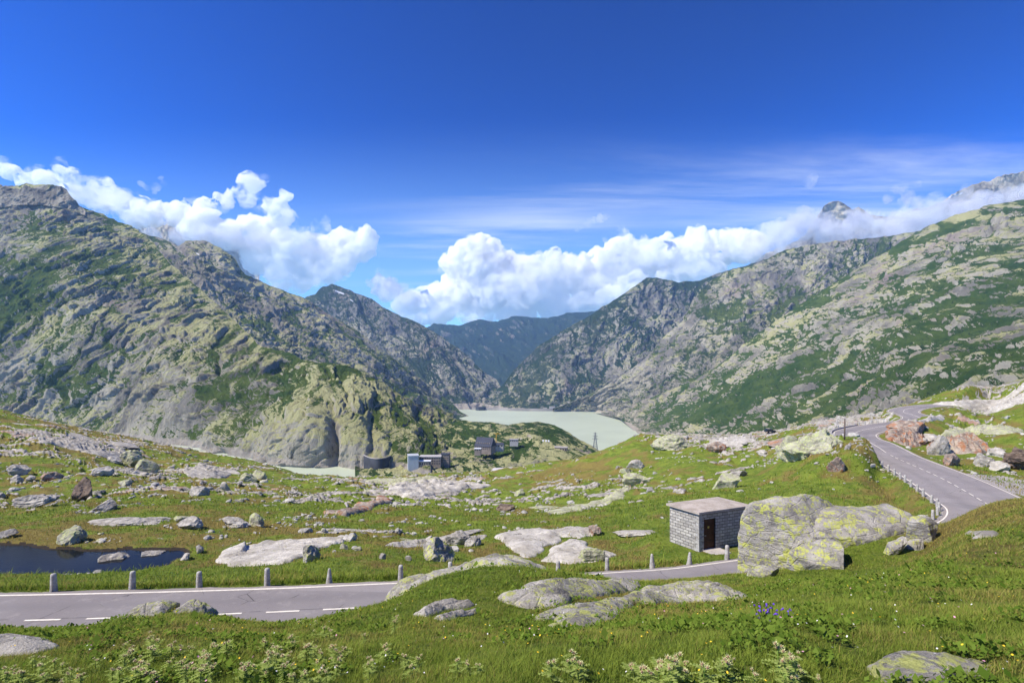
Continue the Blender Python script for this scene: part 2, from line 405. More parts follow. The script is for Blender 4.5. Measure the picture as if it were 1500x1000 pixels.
# road samples
for i in range(0, len(RD), 10):
    x, y, z, hw = RD[i]
    px = CX+F*x/y
    if -300 < px < 1800 and (not GC or True): GC.append((px, HY-F*z/y, y))
# just behind the guard stones, pond bank, meadow
gc((-250,865,27),(0,858,27),(200,852,28),(400,838,29),(560,828,31),
   (-250,836,35.5),(0,838,35),(100,838,35),(200,836,35.5),(280,830,36),(-250,798,43),(0,797,43),(130,798,43),(250,800,42),
   (400,838,31),(400,795,44),(480,785,46),(560,800,40),(640,820,36),(780,814,38),(870,815,37),(780,775,50),(860,770,50),
   (0,750,60),(100,748,60),(200,755,58),(300,755,58),(450,765,56),(600,765,56),(700,765,55),(950,790,42),(960,810,36.5),(1040,805,37),(1100,808,37),(1050,770,46),(950,760,52),
   (-250,720,75),(0,715,85),(100,715,85),(200,715,85),(300,718,90),(400,718,95),(600,722,110),(700,725,105),(850,735,85),(1000,735,62),(1100,740,56),(1200,740,52),
   (-250,610,170),(-100,600,180),(0,655,130),(0,604,200),(100,625,200),(200,643,220),(100,660,135),(200,680,145),(240,652,225),(280,661,230),(350,675,245),(400,688,250),(435,703,245),(520,705,220),(600,700,230),(700,700,240),(750,692,230),(810,680,215),
   (870,667,195),(900,653,180),(950,640,165),(1000,638,170),(1050,640,170),(1100,637,180),(1150,634,170),(1200,629,150),(900,700,110),(1000,690,100),(1100,690,90),(1000,660,130),(1100,660,125),
   (1180,648,96),(1225,645,77),(1255,641,76),(1284,646,74.5),(1180,670,76),(1270,690,64),(1235,700,62),(1150,715,66),(1250,730,54),(1330,745,50),(1335,720,57),(1305,690,70),
   (1230,622,150),(1300,609,165),(1180,626,170),
   (1320,660,92),(1380,668,85),(1400,640,105),(1500,680,76),(1500,640,98),(1318,613,118),(1345,607,119),(1390,602,121),(1420,610,135),(1500,605,125),(1650,600,120),
   (1380,585,200),(1430,574,205),(1500,560,205),(1650,540,205),(1750,530,205))
# beyond the crest the ground falls away
gc((-250,700,420),(0,690,420),(200,740,420),(350,760,420),(500,770,420),(650,770,420),(800,755,420),(900,740,420),(1000,730,420),(1100,725,420),(1200,720,420),(1350,700,420),(1500,680,420),(1750,660,420))
_c = np.array(GC, float)
tps = TPS(np.stack([(_c[:, 0]-CX)/F*2.2, np.log(_c[:, 2])], 1), (_c[:, 1]-HY)/F, 1e-4)

NU, NV = 1150, 980
_u = np.concatenate([np.linspace(-900, -90, 60, endpoint=False), np.linspace(-90, 1590, NU-120), np.linspace(1590, 2400, 61)[1:]])
NU = len(_u)
_v = np.linspace(math.log(1.3), math.log(440), NV)
GU, GV = np.meshgrid(_u, _v, indexing='ij')
GY = np.exp(GV); GX = (GU-CX)/F*GY
_uc = np.clip(GU, -320, 1820)
_q = tps((_uc-CX)/F*2.2, np.maximum(GV, math.log(1.8)))
GZ = -_q*GY
GZ = np.where(GY < 1.8, -_q*1.8+ (1.8-GY)*.0, GZ)

def road_dist(X, Y):
    """signed distance to the centre line and nearest sample index"""
    sh = X.shape; X = X.ravel(); Y = Y.ravel()
    d = np.full(X.shape, 1e3); idx = np.zeros(X.shape, int)
    near = np.where((Y > 9) & (Y < 215) & (X > -90))[0]
    # coarse pass
    c = RD[::12, :2]
    for i in range(0, len(near), 60000):
        k = near[i:i+60000]
        dd = (X[k, None]-c[None, :, 0])**2+(Y[k, None]-c[None, :, 1])**2
        j = dd.argmin(1); ok = dd[np.arange(len(k)), j] < 22**2
        k = k[ok]; j = j[ok]*12
        best = np.full(len(k), 1e9); bi = np.zeros(len(k), int)
        for o in range(-14, 15):
            jj = np.clip(j+o, 0, len(RD)-1)
            e = (X[k]-RD[jj, 0])**2+(Y[k]-RD[jj, 1])**2
            m = e < best; best = np.where(m, e, best); bi = np.where(m, jj, bi)
        lat = (X[k]-RD[bi, 0])*RN[bi, 0]+(Y[k]-RD[bi, 1])*RN[bi, 1]
        d[k] = np.where(np.sqrt(best) > np.abs(lat)+1.0, np.sqrt(best)*np.sign(lat), lat); idx[k] = bi
    return d.reshape(sh), idx.reshape(sh)
RDIST, RIDX = road_dist(GX, GY)
_hw = RD[RIDX, 3]; _rz = RD[RIDX, 2]
offr = np.maximum(np.abs(RDIST)-_hw, 0)            # distance beyond the asphalt edge
farr = sstep(.5, 5, offr)

# hummocks and rock slabs in the turf
A_h = .05+.55*sstep(20, 70, GY)
h1 = fbm(GX/1.1, GY/1.1, 0*GX, 4, 3)*.10*sstep(2, 5, GY)
h2 = fbm(GX/4.5, GY/4.5, 0*GX, 5, 5)*A_h*1.1
h3 = fbm(GX/17, GY/17, 0*GX, 5, 8)*2.6*sstep(45, 120, GY)
hum = h1+h2+h3
# rock: slabs trending, thresholded
wx = GX+fbm(GX/9, GY/9, 0*GX, 3, 31)*5; wy = GY+fbm(GX/9, GY/9, 0*GX+5, 3, 33)*5
ca, sa = math.cos(.25), math.sin(.25)
ru = (wx*ca+wy*sa); rv = (-wx*sa+wy*ca)
big = fbm(GX/38, GY/38, 0*GX, 3, 41)
rn = fbm(ru/7, rv/3.2, 0*GX, 5, 43, .6)+.55*big
rn2 = fbm(ru/2.2, rv/1.2, 0*GX, 5, 47, .6)+.5*big
# more rock along the skyline, on the right shoulder, less in the lush hollow
pxg = CX+F*GX/GY; pyg = HY-F*GZ/GY
def bl(cx, cy, sx, sy): return np.exp(-((GU-cx)/sx)**2-((pyg-cy)/sy)**2)
bias = (.015+.17*bl(620,712,120,14)+.16*bl(120,640,220,22)+.12*bl(330,690,90,14)+.12*bl(250,715,60,10)+.16*bl(1110,650,170,14)+.16*bl(480,742,70,12)
        +.24*bl(1440,580,110,22)+.30*bl(1240,618,110,9)+.16*bl(1400,640,110,30)+.10*bl(950,715,60,16)
        -.20*bl(480,838,350,16)-.15*bl(1050,790,120,40)-.12*bl(1260,710,70,35)+.07*bl(160,700,200,40))
zone = sstep(34, 50, GY)
rthr = .30
rk = np.maximum(sstep(rthr-.03, rthr+.10, rn+bias), .9*sstep(rthr+.02, rthr+.12, rn2+bias))*zone
f1, f2, cid = worley(ru/3.2, rv/1.5, 0*GX, 51)
blk = (cid*.5+.5*sstep(0, .16, f2-f1))
rk_h = rk*(.3+.4*blk*(1+fbm(ru/1.2, rv/.7, 0*GX, 3, 52)*.5))*(.22+.009*np.clip(GY, 0, 110))
rock_attr = np.clip(rk, 0, 1)
# pond basin
PZ = -14.5
def inpoly(px, py, poly):
    c = np.zeros(px.shape, bool); n = len(poly)
    for i in range(n):
        x1, y1 = poly[i]; x2, y2 = poly[(i+1) % n]
        if y1 == y2: continue
        c ^= ((y1 > py) != (y2 > py)) & (px < (x2-x1)*(py-y1)/(y2-y1)+x1)
    return c
Z0 = GZ.copy()
_py0 = np.interp
pond_poly = [(-340,838),(0,841),(120,840),(200,836),(245,828),(275,812),(262,806),(215,808),(190,806),(150,808),(110,804),(70,806),(55,800),(0,798),(-340,790)]
def pond_xy():
    return [((px-CX)/F*(-PZ*F/(py-HY)), -PZ*F/(py-HY)) for px, py in pond_poly]
PP = pond_xy()
def polydist(X, Y, poly):
    d = np.full(X.shape, 1e9)
    for i in range(len(poly)):
        x1, y1 = poly[i]; x2, y2 = poly[(i+1) % len(poly)]
        dx, dy = x2-x1, y2-y1; t = np.clip(((X-x1)*dx+(Y-y1)*dy)/(dx*dx+dy*dy), 0, 1)
        d = np.minimum(d, np.hypot(X-x1-t*dx, Y-y1-t*dy))
    return d
_m = (GY > 28) & (GY < 52) & (GX < 0)
pd = np.full(GX.shape, 99.0)
_d = polydist(GX[_m], GY[_m], PP); _in = inpoly(GX[_m], GY[_m], PP)
pd[_m] = np.where(_in, -_d, _d)
pd = pd+fbm(GX/2.3, GY/2.3, 0*GX, 4, 61)*.8*(pd < 50)
Z = GZ+hum*farr+rk_h*farr
Z = np.where(pd < 4, np.maximum(Z, PZ+.02)*sstep(0, 2.0, pd)+(1-sstep(0, 2.0, pd))*(PZ+np.clip(pd, -1.5, .6)*.4), Z)
# stone hut platform
HUT = np.array([12.9, 35.3]); HG = -12.82
hc = HUT+np.array([1.45, 1.95])
hd = np.hypot(GX-hc[0], GY-hc[1])
Z = np.where(hd < 9, HG*(1-sstep(3.2, 6.5, hd))+Z*sstep(3.2, 6.5, hd), Z)
# road bed
_w = sstep(.35, np.where((GY > 70) & (GY < 90) & (RDIST > 0), 1.5, np.where(GY > 45, 4.0, 3.2)), offr)
Z = np.where(offr < 6, (_rz-.10)*(1-_w)+Z*_w, Z)
# steep bank on the outer (left) side of the far bend
left_far = (RDIST > 0) & (RIDX > 0) & (GY > 44) & (GX > 30) & (GY < 67)
Z = np.where(left_far, Z-1.1*sstep(.9, 3.0, offr)*(1-sstep(6, 14, offr)), Z)
Z = np.where((Z > -3.0) & (GY < 3), Z, Z)
gravel = (1-sstep(.15, .9, offr))*(offr < 3)*.9
# gravel lay-by on the right of the far bend
lay = [(1375,700),(1415,693),(1470,697),(1560,712),(1560,738),(1500,726),(1440,708)]
_py = HY-F*Z/GY
gravel = np.maximum(gravel, inpoly(GU, _py, lay)*(GY > 45)*1.0)
pave = inpoly(GU, _py, lay) & (GY > 45)
dry = .52+fbm(GX/5, GY/5, 0*GX, 4, 71)*1.0+.3*fbm(GX/1.6, GY/1.6, 0*GX, 3, 75)+.4*fbm(GX/30, GY/30, 0*GX, 3, 73)
dry = dry+.22*bl(450,775,120,16)+.2*bl(120,790,200,20)+.3*bl(1420,760,130,30)+.15*bl(900,700,200,20)+.2*bl(150,640,150,25)-.35*bl(480,838,330,14)-.35*bl(150,838,220,12)-.3*bl(700,735,260,10)-.25*bl(1080,710,180,45)-.2*bl(1000,790,120,25)
soil = (pd < .35)*(pd > -3)*1.0
rock_attr = rock_attr*sstep(.6, 1.6, offr)*(pd > .3)

# sampling helpers -------------------------------------------------
def g_at(A, px, Y):
    iu = np.interp(px, _u, np.arange(NU)); iv = np.interp(np.log(Y), _v, np.arange(NV))
    a = np.clip(iu.astype(int) if hasattr(iu, 'astype') else int(iu), 0, NU-2); b = np.clip(iv.astype(int) if hasattr(iv, 'astype') else int(iv), 0, NV-2)
    fu = iu-a; fv = iv-b
    return (A[a, b]*(1-fu)+A[a+1, b]*fu)*(1-fv)+(A[a, b+1]*(1-fu)+A[a+1, b+1]*fu)*fv
def gz(x, y):
    x = np.asarray(x, float); y = np.asarray(y, float)
    return g_at(Z, CX+F*x/y, y)
PYG = HY-F*Z/GY
def hit(px, py, ymin=1.5):
    """first ground point seen at that pixel, from depth ymin on"""
    iu = int(np.clip(np.interp(px, _u, np.arange(NU)), 0, NU-2)); col = PYG[iu]
    s = np.searchsorted(_v, math.log(ymin))
    w = np.where(col[s:] <= py)[0]
    if len(w) == 0:
        j = s+int(np.argmin(col[s:]))
    else: j = s+int(w[0])
    Y = float(np.exp(_v[j])); return ((px-CX)/F*Y, Y, float(Z[iu, j]))

verts = np.stack([GX, GY, Z], -1).reshape(-1, 3)
me = np_mesh('ground', verts, grid_faces(NU, NV), True, {'rock': rock_attr.ravel(), 'dry': dry.ravel(), 'gravel': gravel.ravel(), 'soil': soil.ravel()})
ground = link('ground', me, M['ground'], kind='structure')

# ------------------------------------------------------------------ the road
def strip(name, mat, lat0, lat1, i0=0, i1=None, lift=.02, parent=None, segs=1, lanes=True, kind=None, dash=None, wob=0):
    i1 = len(RD) if i1 is None else i1
    idx = np.arange(i0, i1)
    if dash is not None:
        on, off, ph = dash
        v = []; f = []; s = RS[i0]+ph
        while s+on < RS[i1-1]:
            ss = np.linspace(s, s+on, 4)
            jj = np.searchsorted(RS, ss).clip(1, len(RS)-1)
            w = (ss-RS[jj-1])/(RS[jj]-RS[jj-1])
            c = RD[jj-1]*(1-w)[:, None]+RD[jj]*w[:, None]; nn = RN[jj]
            b = len(v)*1
            for k in range(4):
                for la in (lat0, lat1):
                    v.append((c[k, 0]+nn[k, 0]*la, c[k, 1]+nn[k, 1]*la, c[k, 2]+lift))
            for k in range(3): f.append((b+2*k, b+2*k+2, b+2*k+3, b+2*k+1)[::-1])
            s += on+off
        return link(name, np_mesh(name, v, np.array(f), False), mat, parent)
    hw = RD[idx, 3]
    fr = np.linspace(0, 1, segs+1)
    l0 = lat0(hw) if callable(lat0) else np.full(len(idx), lat0); l1 = lat1(hw) if callable(lat1) else np.full(len(idx), lat1)
    vs = []; lane = []; seam = []
    for k in fr:
        la = l0*(1-k)+l1*k
        if wob and k in (0., 1.): la = la+(1 if k else -1)*perlin(RS[idx]*.9, 3.3*k+0*RS[idx], 0*RS[idx], 5)*wob
        vs.append(np.stack([RD[idx, 0]+RN[idx, 0]*la, RD[idx, 1]+RN[idx, 1]*la, RD[idx, 2]+lift-.012*np.abs(la)], 1)); lane.append(np.abs(la)/hw); seam.append(la-.12)
    v = np.stack(vs, 1).reshape(-1, 3)
    return link(name, np_mesh(name, v, grid_faces(len(idx), segs+1)[:, ::-1], True, {'lane': np.stack(lane, 1).ravel(), 'seam': np.stack(seam, 1).ravel()}), mat, parent, kind=kind)
road = strip('road', M['asphalt'], lambda h: -h-.25, lambda h: h+.25, segs=16, kind='structure', wob=.16)
strip('edge_line', M['white_paint'], lambda h: h-.12, lambda h: h+.0, lift=.03, parent=road)
strip('edge_line', M['white_paint'], lambda h: -h+.0, lambda h: -h+.12, lift=.03, parent=road)
_ib = int(np.argmin(np.hypot(RD[:, 0]-60.5, RD[:, 1]-83)))
strip('centre_line', M['white_paint'], -.055, .055, i1=_ib, lift=.034, parent=road, dash=(1.25, .9, .35))
strip('centre_line', M['white_paint'], -.06, .06, i0=_ib, lift=.034, parent=road)
# low retaining face under the outer edge of the far bend
# ------------------------------------------------------------------ mountains
def poly_interp(pts, xs):
    pts = np.array(sorted(pts), float)
    # smooth-ish monotone: linear then light smoothing done by caller
    return [np.interp(xs, pts[:, 0], pts[:, k]) for k in range(1, pts.shape[1])]

def mountain(name, crest, base, mids=(), nu=700, nv=330, nb=60, mat=None, amp=1.0, fs=1.0, seed=0, crag=1.0, grass=.0, grass_fn=None,
             snow_fn=None, jag=0.0, aniso=(1, 1, .5), label=None, smoothcrest=2, back=1.0, extra_fn=None, kind='structure', rib=.5, edge=.05):
    """crest/base: (px, py, depth); mids: extra (px, py, depth) points giving the surface between them"""
    x0 = crest[0][0]; x1 = crest[-1][0]
    xs = np.linspace(x0, x1, nu)
    cpy, cY = poly_interp(crest, xs); bpy_, bY = poly_interp(base, xs)
    k = np.ones(5)/5
    for _ in range(smoothcrest):
        for a in (cY, bY, bpy_): a[2:-2] = np.convolve(a, k, 'valid')
    if jag: cpy = cpy+jag*(fbm(xs/14, 0*xs+seed, 0*xs, 4, seed+90)*1.6-.8*np.abs(fbm(xs/5, 0*xs, 0*xs, 3, seed+91)))
    # log depth as a function of (px, py): thin plate through crest, base and mids
    cp = []
    for x in np.linspace(x0, x1, 14):
        i = int(round((x-x0)/(x1-x0)*(nu-1)))
        cp.append((x, cpy[i], cY[i])); cp.append((x, bpy_[i], bY[i]))
    cp += list(mids); cp = np.array(cp, float)
    T = TPS(cp[:, :2]/F*2, np.log(cp[:, 2]), 2e-3)
    v = np.linspace(0, 1, nv)
    PY = bpy_[:, None]*(1-v)+cpy[:, None]*v; PX = np.repeat(xs[:, None], nv, 1)
    L = T(PX/F*2, PY/F*2)
    L = L*(1-0)+0
    # keep exact crest depth
    Yd = np.exp(L)
    X = (PX-CX)/F*Yd; Y = Yd; Z_ = -(PY-HY)/F*Yd
    # back side: keeps going away and down from the crest
    d = np.stack([X[:, -1], Y[:, -1]], 1); d /= np.linalg.norm(d, axis=1)[:, None]
    t = (np.linspace(0, 1, nb+1)[1:]**1.3)*900*back
    bx = X[:, -1:]+d[:, :1]*t; by = Y[:, -1:]+d[:, 1:]*t
    bz = Z_[:, -1:]-t*.55-(t/900)**2*150
    X = np.hstack([X, bx]); Y = np.hstack([Y, by]); Z_ = np.hstack([Z_, bz])
    nvt = nv+nb
    # macro normal
    def normals(X, Y, Z_):
        ax, ay, az = np.gradient(X, axis=0), np.gradient(Y, axis=0), np.gradient(Z_, axis=0)
        bx, by, bz = np.gradient(X, axis=1), np.gradient(Y, axis=1), np.gradient(Z_, axis=1)
        n = np.stack([ay*bz-az*by, az*bx-ax*bz, ax*by-ay*bx], -1)
        n /= np.linalg.norm(n, axis=-1)[..., None]+1e-9
        return n
    N0 = normals(X, Y, Z_)
    s = 1/fs
    # ribs, gullies and slabs run along one direction of the face
    ca, sa = math.cos(rib), math.sin(rib)
    p = X*s; q = Y*s; r = Z_*s*1.25
    w1 = fbm(p/420, q/420, r/420, 4, seed+1); w2 = fbm(p/420+9, q/420, r/420, 4, seed+2)
    w3 = fbm(p/90, q/90, r/90, 3, seed+4)
    pp = p+.25*q+w1*90+w3*12; qq = q*.55+w2*120; rr = r+w2*70
    a = pp*ca+rr*sa; b = -pp*sa+rr*ca          # a runs across the ribs, b along them
    mac = ridged(a/330, b/1000, qq/700, 4, seed+3)-.42
    g = ridged(a/95, b/330, qq/190, 5, seed+5, .55)-.4
    m = fbm(a/40, b/80, qq/60, 6, seed+7, .6)
    f1, f2, cid, tl = worley(a/70, b/190, qq/120, seed+9, True)
    f1b, f2b, cidb, tlb = worley(a/24, b/52, qq/40, seed+11, True)
    crack = sstep(0, .2, f2-f1); crackb = sstep(0, .22, f2b-f1b)
    cm = sstep(-.25, .15, fbm(p/200, q/200, r/200, 3, seed+31)+w3*.3)   # where the rock is broken, where it is smooth slab
    f1c, f2c, cidc, tlc = worley(a/9.5, b/17, qq/14, seed+13, True); crackc = sstep(0, .25, f2c-f1c)
    H = 58*mac+30*g+13*m*(.4+.6*cm)+crag*(11*(cid-.5)*crack+24*tl*crack+8*(crack-1)+(.5+.5*cm)*(7*(cidb-.5)*crackb+18*tlb*crackb+4.5*(crackb-1)+(3.2*(cidc-.5)+8*tlc)*crackc+2.2*(crackc-1)))
    H = H*amp*fs
    if extra_fn is not None: a0, b0 = extra_fn(CX+F*X/Y, HY-F*Z_/Y); H = H*a0+b0
    fade = np.ones(nvt); fade[:nv] = sstep(0, .03, v)
    sidef = sstep(0, edge, np.linspace(0, 1, nu))*sstep(0, edge, 1-np.linspace(0, 1, nu)) if edge > 0 else np.ones(nu)
    # keep the skyline near the drawn one
    cf = np.ones(nvt); cf[:nv] = 1-.75*np.exp(-((1-v)/.05)**2); cf[nv:] = 1-.75*np.exp(-np.linspace(0, 4, nb))
    Dn = H*fade[None, :]*cf[None, :]*(.15+.85*sidef[:, None])
    X = X+N0[..., 0]*Dn; Y = Y+N0[..., 1]*Dn; Z_ = Z_+N0[..., 2]*Dn*.8
    N1 = normals(X, Y, Z_)
    up = np.clip(N1[..., 2], 0, 1)
    gr = grass+(up-.6)*1.1+fbm(p/260, q/260, r/260, 5, seed+21)*.8+(1-crack)*.42+(1-crackb)*.28*cm-np.clip(g, -.2, .5)*.9+fbm(a/22, b/190, qq/60, 5, seed+25, .62)*.95+(1-crackc)*.16
    patch = .5+fbm(a/120, b/420, qq/200, 5, seed+28, .6)*1.1
    PYp = HY-F*Z_/Y; PXp = CX+F*X/Y
    if grass_fn is not None: gr = gr+grass_fn(PXp, PYp)
    sn = np.zeros_like(gr)
    if snow_fn is not None: sn = snow_fn(PXp, PYp)
    vv = np.stack([X, Y, Z_], -1).reshape(-1, 3)
    me = np_mesh(name, vv, grid_faces(nu, nvt), True, {'grass': gr.ravel(), 'up': up.ravel(), 'snow': sn.ravel(), 'patch': patch.ravel()})
    o = link(name, me, mat, kind=kind)
    if label: o['label'] = label
    return o, (xs, PXp, PYp, X, Y, Z_)

def B(px, py, cx, cy, sx, sy, rot=0.0):
    dx = px-cx; dy = py-cy; c, s_ = math.cos(rot), math.sin(rot)
    return np.exp(-((dx*c+dy*s_)/sx)**2-((-dx*s_+dy*c)/sy)**2)

M['mt_near_left'] = mountain_mat('near_left_mountain', -180, 13, 1.0, lamt=.035)
M['mt_left'] = mountain_mat('left_back_slope', None, 0, .8, lamt=.0, shrub=.35)
M['mt_hill'] = mountain_mat('middle_hill', -350, 10, 1.8, grass_a=(.03, .065, .012), grass_b=(.07, .12, .022), shrub=.35)
M['mt_mid'] = mountain_mat('middle_mountain', -350, 9, .55, grass_a=(.022, .045, .012), grass_b=(.05, .08, .02), shrub=.78, dark=(.20, .19, .165), light=(.44, .41, .33), lich=(.44, .44, .2))
M['mt_mid2'] = mountain_mat('middle_right_mountain', -350, 12, .7, grass_a=(.05, .085, .015), shrub=.35)
M['mt_right'] = mountain_mat('right_mountain', -350, 13, .9, grass_a=(.045, .09, .014), grass_b=(.105, .155, .03), rot=(.4, .5, -.5), lamt=.0)
M['mt_far'] = mountain_mat('far_mountain', None, 0, .3, grass_a=(.012, .03, .012), grass_b=(.03, .06, .018), shrub=1.0, dark=(.10, .10, .085), light=(.24, .23, .18), lich=(.2, .23, .11))
M['mt_peak'] = mountain_mat('bare_peak', None, 0, .5, lamt=-.2)

EX = -420, 1920
# near left massif
mt1, D1 = mountain('near_mountain',
  crest=[(-420,190,2500),(-150,240,2450),(-40,262,2400),(0,272,2350),(28,272,2350),(40,268,2350),(60,272,2330),(78,271,2300),(92,275,2300),(103,290,2300),(118,303,2300),(150,313,2280),(190,330,2250),(222,352,2200),(250,385,2050),(290,420,1950),(330,458,1800),(384,506,1600),(420,517,1500),(460,530,1430),(510,536,1380),(560,560,1370),(590,580,1400),(612,590,1450),(640,598,1550),(664,606,1650)],
  base=[(-420,640,1450),(-150,640,1400),(0,640,1340),(200,648,1240),(300,668,1040),(400,686,930),(500,690,905),(560,694,880),(612,694,840),(664,700,800)],
  mids=[(0,400,1800),(0,500,1550),(-250,450,1750),(120,400,1800),(120,520,1480),(250,480,1600),(300,560,1300),(380,600,1080),(440,600,1010),(440,660,930),(500,600,1020),(520,640,930),(560,630,980),(600,640,1000),(200,600,1320),(640,650,1000)],
  nu=1000, nv=560, mat=M['mt_near_left'], seed=11, amp=.62, grass=.06, jag=2.0, rib=-.5,
  grass_fn=lambda x, y: .75*B(x,y,10,430,70,70,.3)+.5*B(x,y,60,440,110,28,-.35)+.55*B(x,y,95,555,70,22)+.4*B(x,y,250,630,80,22)+.1*B(x,y,610,640,40,30)-.3*B(x,y,150,460,110,50)-.9*B(x,y,460,645,75,42)-.6*B(x,y,555,655,45,35)-.6*B(x,y,50,285,90,22)+.25*B(x,y,20,590,70,25)+.25*B(x,y,420,550,60,15),
  extra_fn=lambda x, y: (1-.25*B(x,y,500,650,110,60)-.3*B(x,y,600,600,60,50), 36*B(x,y,450,640,34,55)+26*B(x,y,524,650,26,45)-30*B(x,y,489,648,6,38)+14*B(x,y,400,650,22,35)+14*B(x,y,565,655,20,30)-12*B(x,y,545,640,5,30)),
  snow_fn=lambda x, y: .8*B(x,y,170,320,18,2.5,.35)+.7*B(x,y,222,352,7,2.5,.5)+.6*B(x,y,100,303,8,1.6,.2)+.6*B(x,y,265,378,7,2,.4), edge=0)
# long back slope of the left side
mt2, D2 = mountain('back_mountain',
  crest=[(120,330,3300),(200,338,3200),(245,352,3150),(262,360,3150),(275,352,3150),(300,352,3150),(322,362,3150),(345,378,3180),(352,392,3200),(360,402,3200),(400,420,3250),(430,432,3300),(452,440,3350),(478,458,3400),(520,482,3450),(560,512,3500),(600,542,3600),(640,572,3700),(664,591,3800),(678,603,3850),(690,612,3700)],
  base=[(120,560,2500),(300,560,2300),(400,600,2200),(500,620,2150),(600,630,2300),(650,630,2500),(690,616,3300)],
  nu=620, nv=300, mat=M['mt_left'], seed=23, amp=.75, fs=1.2, grass=-.05, jag=1.4, rib=.8,
  grass_fn=lambda x, y: .35*B(x,y,600,585,50,25,.7)-.3*B(x,y,300,370,60,15)+.2*B(x,y,450,470,60,25,.6)-.25*B(x,y,520,545,90,14,.72),
  snow_fn=lambda x, y: .7*B(x,y,290,372,6,2,.5), edge=.03)
# steep dark mountain behind it
mt3, D3 = mountain('dark_mountain',
  crest=[(400,500,6000),(440,440,5800),(462,430,5700),(472,420,5700),(485,415,5700),(500,420,5650),(520,428,5600),(545,437,5550),(560,450,5500),(585,463,5400),(612,472,5350),(640,488,5300),(662,503,5250),(684,518,5200),(705,540,5150),(728,556,5100),(738,572,5050),(760,585,5000)],
  base=[(400,600,4300),(600,604,4300),(700,606,4600),(760,608,4700)],
  nu=520, nv=260, mat=M['mt_mid'], seed=37, amp=.8, fs=1.8, grass=.12, jag=1.2, rib=.5,
  snow_fn=lambda x, y: .8*B(x,y,497,428,14,2,.35)+.6*B(x,y,515,440,8,2,.6), edge=.03)
# far blue wall of the valley
mt4, D4 = mountain('far_mountain',
  crest=[(420,455,10200),(520,448,10200),(570,462,10100),(600,471,10000),(622,479,10000),(645,474,10000),(672,476,10000),(700,469,10000),(730,471,10000),(758,463,10000),(800,466,10000),(835,458,9900),(870,455,9900),(920,440,9900),(1000,430,9900)],
  base=[(420,610,7200),(620,612,7000),(740,600,6700),(860,612,7000),(1000,612,7000)],
  nu=420, nv=200, mat=M['mt_far'], seed=41, amp=1.0, fs=3.0, back=.35, grass=.7, jag=1.0, edge=.03)
# right: pyramid behind the lake
mt5, D5 = mountain('lake_mountain',
  crest=[(700,596,4900),(722,574,5000),(735,562,5000),(748,545,5050),(770,522,5100),(795,502,5150),(820,487,5200),(850,470,5250),(880,452,5300),(900,440,5300),(920,426,5350),(935,416,5400),(948,407,5400),(962,407,5450),(990,414,5500),(1020,412,5500),(1060,398,5500),(1120,380,5600),(1200,370,5600)],
  base=[(700,606,4050),(760,601,4040),(860,601,4040),(950,606,3900),(1060,615,3700),(1200,620,3600)],
  mids=[(830,540,4600),(900,520,4700),(780,570,4450)],
  nu=640, nv=300, mat=M['mt_mid'], seed=53, amp=.8, fs=1.7, grass=.12, jag=1.2, rib=-.6,
  grass_fn=lambda x, y: .3*B(x,y,930,500,60,15,-.6)-.2*B(x,y,950,425,40,20)-.25*B(x,y,760,585,40,20)-.9*B(x,y,838,521,20,3.5), edge=.02)
mt6, D6 = mountain('ridge_mountain',
  crest=[(810,598,3900),(850,583,3900),(880,569,3850),(905,553,3800),(930,536,3800),(955,515,3800),(975,492,3800),(1000,470,3850),(1012,446,3900),(1030,420,4000),(1045,408,4000),(1070,395,4000),(1100,390,4000),(1125,378,4000),(1150,366,4000),(1180,360,4000),(1230,352,4000),(1300,345,4000),(1400,330,4000),(1500,325,4000)],
  base=[(810,604,3950),(860,602,3980),(930,612,3500),(1060,630,3000),(1300,630,2900),(1500,630,2900)],
  mids=[(1000,540,3350),(1100,450,3600)],
  nu=640, nv=320, mat=M['mt_mid2'], seed=67, amp=.8, fs=1.3, grass=.14, jag=1.3, rib=-.7,
  grass_fn=lambda x, y: .3*B(x,y,1160,430,30,30,.3)-.2*B(x,y,960,540,60,30,-.7), edge=.02)
# near right slope
mt7, D7 = mountain('near_mountain',
  crest=[(868,604,3900),(905,603,3500),(940,588,3250),(975,574,3100),(1010,560,3000),(1045,540,2950),(1080,512,2900),(1110,488,2850),(1150,462,2800),(1200,428,2750),(1240,402,2700),(1280,378,2650),(1320,352,2600),(1360,330,2560),(1400,314,2520),(1450,302,2480),(1500,292,2450),(1650,245,2350),(1920,190,2150)],
  base=[(868,605,3800),(905,610,3550),(930,632,2735),(950,645,2420),(1000,655,2000),(1100,660,1500),(1300,640,950),(1500,620,700),(1650,620,620),(1920,620,560)],
  mids=[(1100,580,2150),(1200,520,2100),(1300,450,2050),(1300,560,1350),(1400,480,1500),(1500,400,1700),(1500,520,1050),(1200,600,1500),(1000,610,2500)],
  nu=1000, nv=560, mat=M['mt_right'], seed=79, amp=.9, grass=.34, jag=1.4, rib=-.8,
  grass_fn=lambda x, y: .35*B(x,y,1100,580,130,35,-.4)+.3*B(x,y,1250,520,160,30,-.45)+.25*B(x,y,1400,540,100,40,-.5)-.3*B(x,y,1300,590,120,20,-.4)-.3*B(x,y,1450,330,130,30,-.4)-.25*B(x,y,1150,500,70,20,-.6)-.2*B(x,y,1420,450,150,18,-.5)-.25*B(x,y,985,560,30,22,-.7), edge=0)
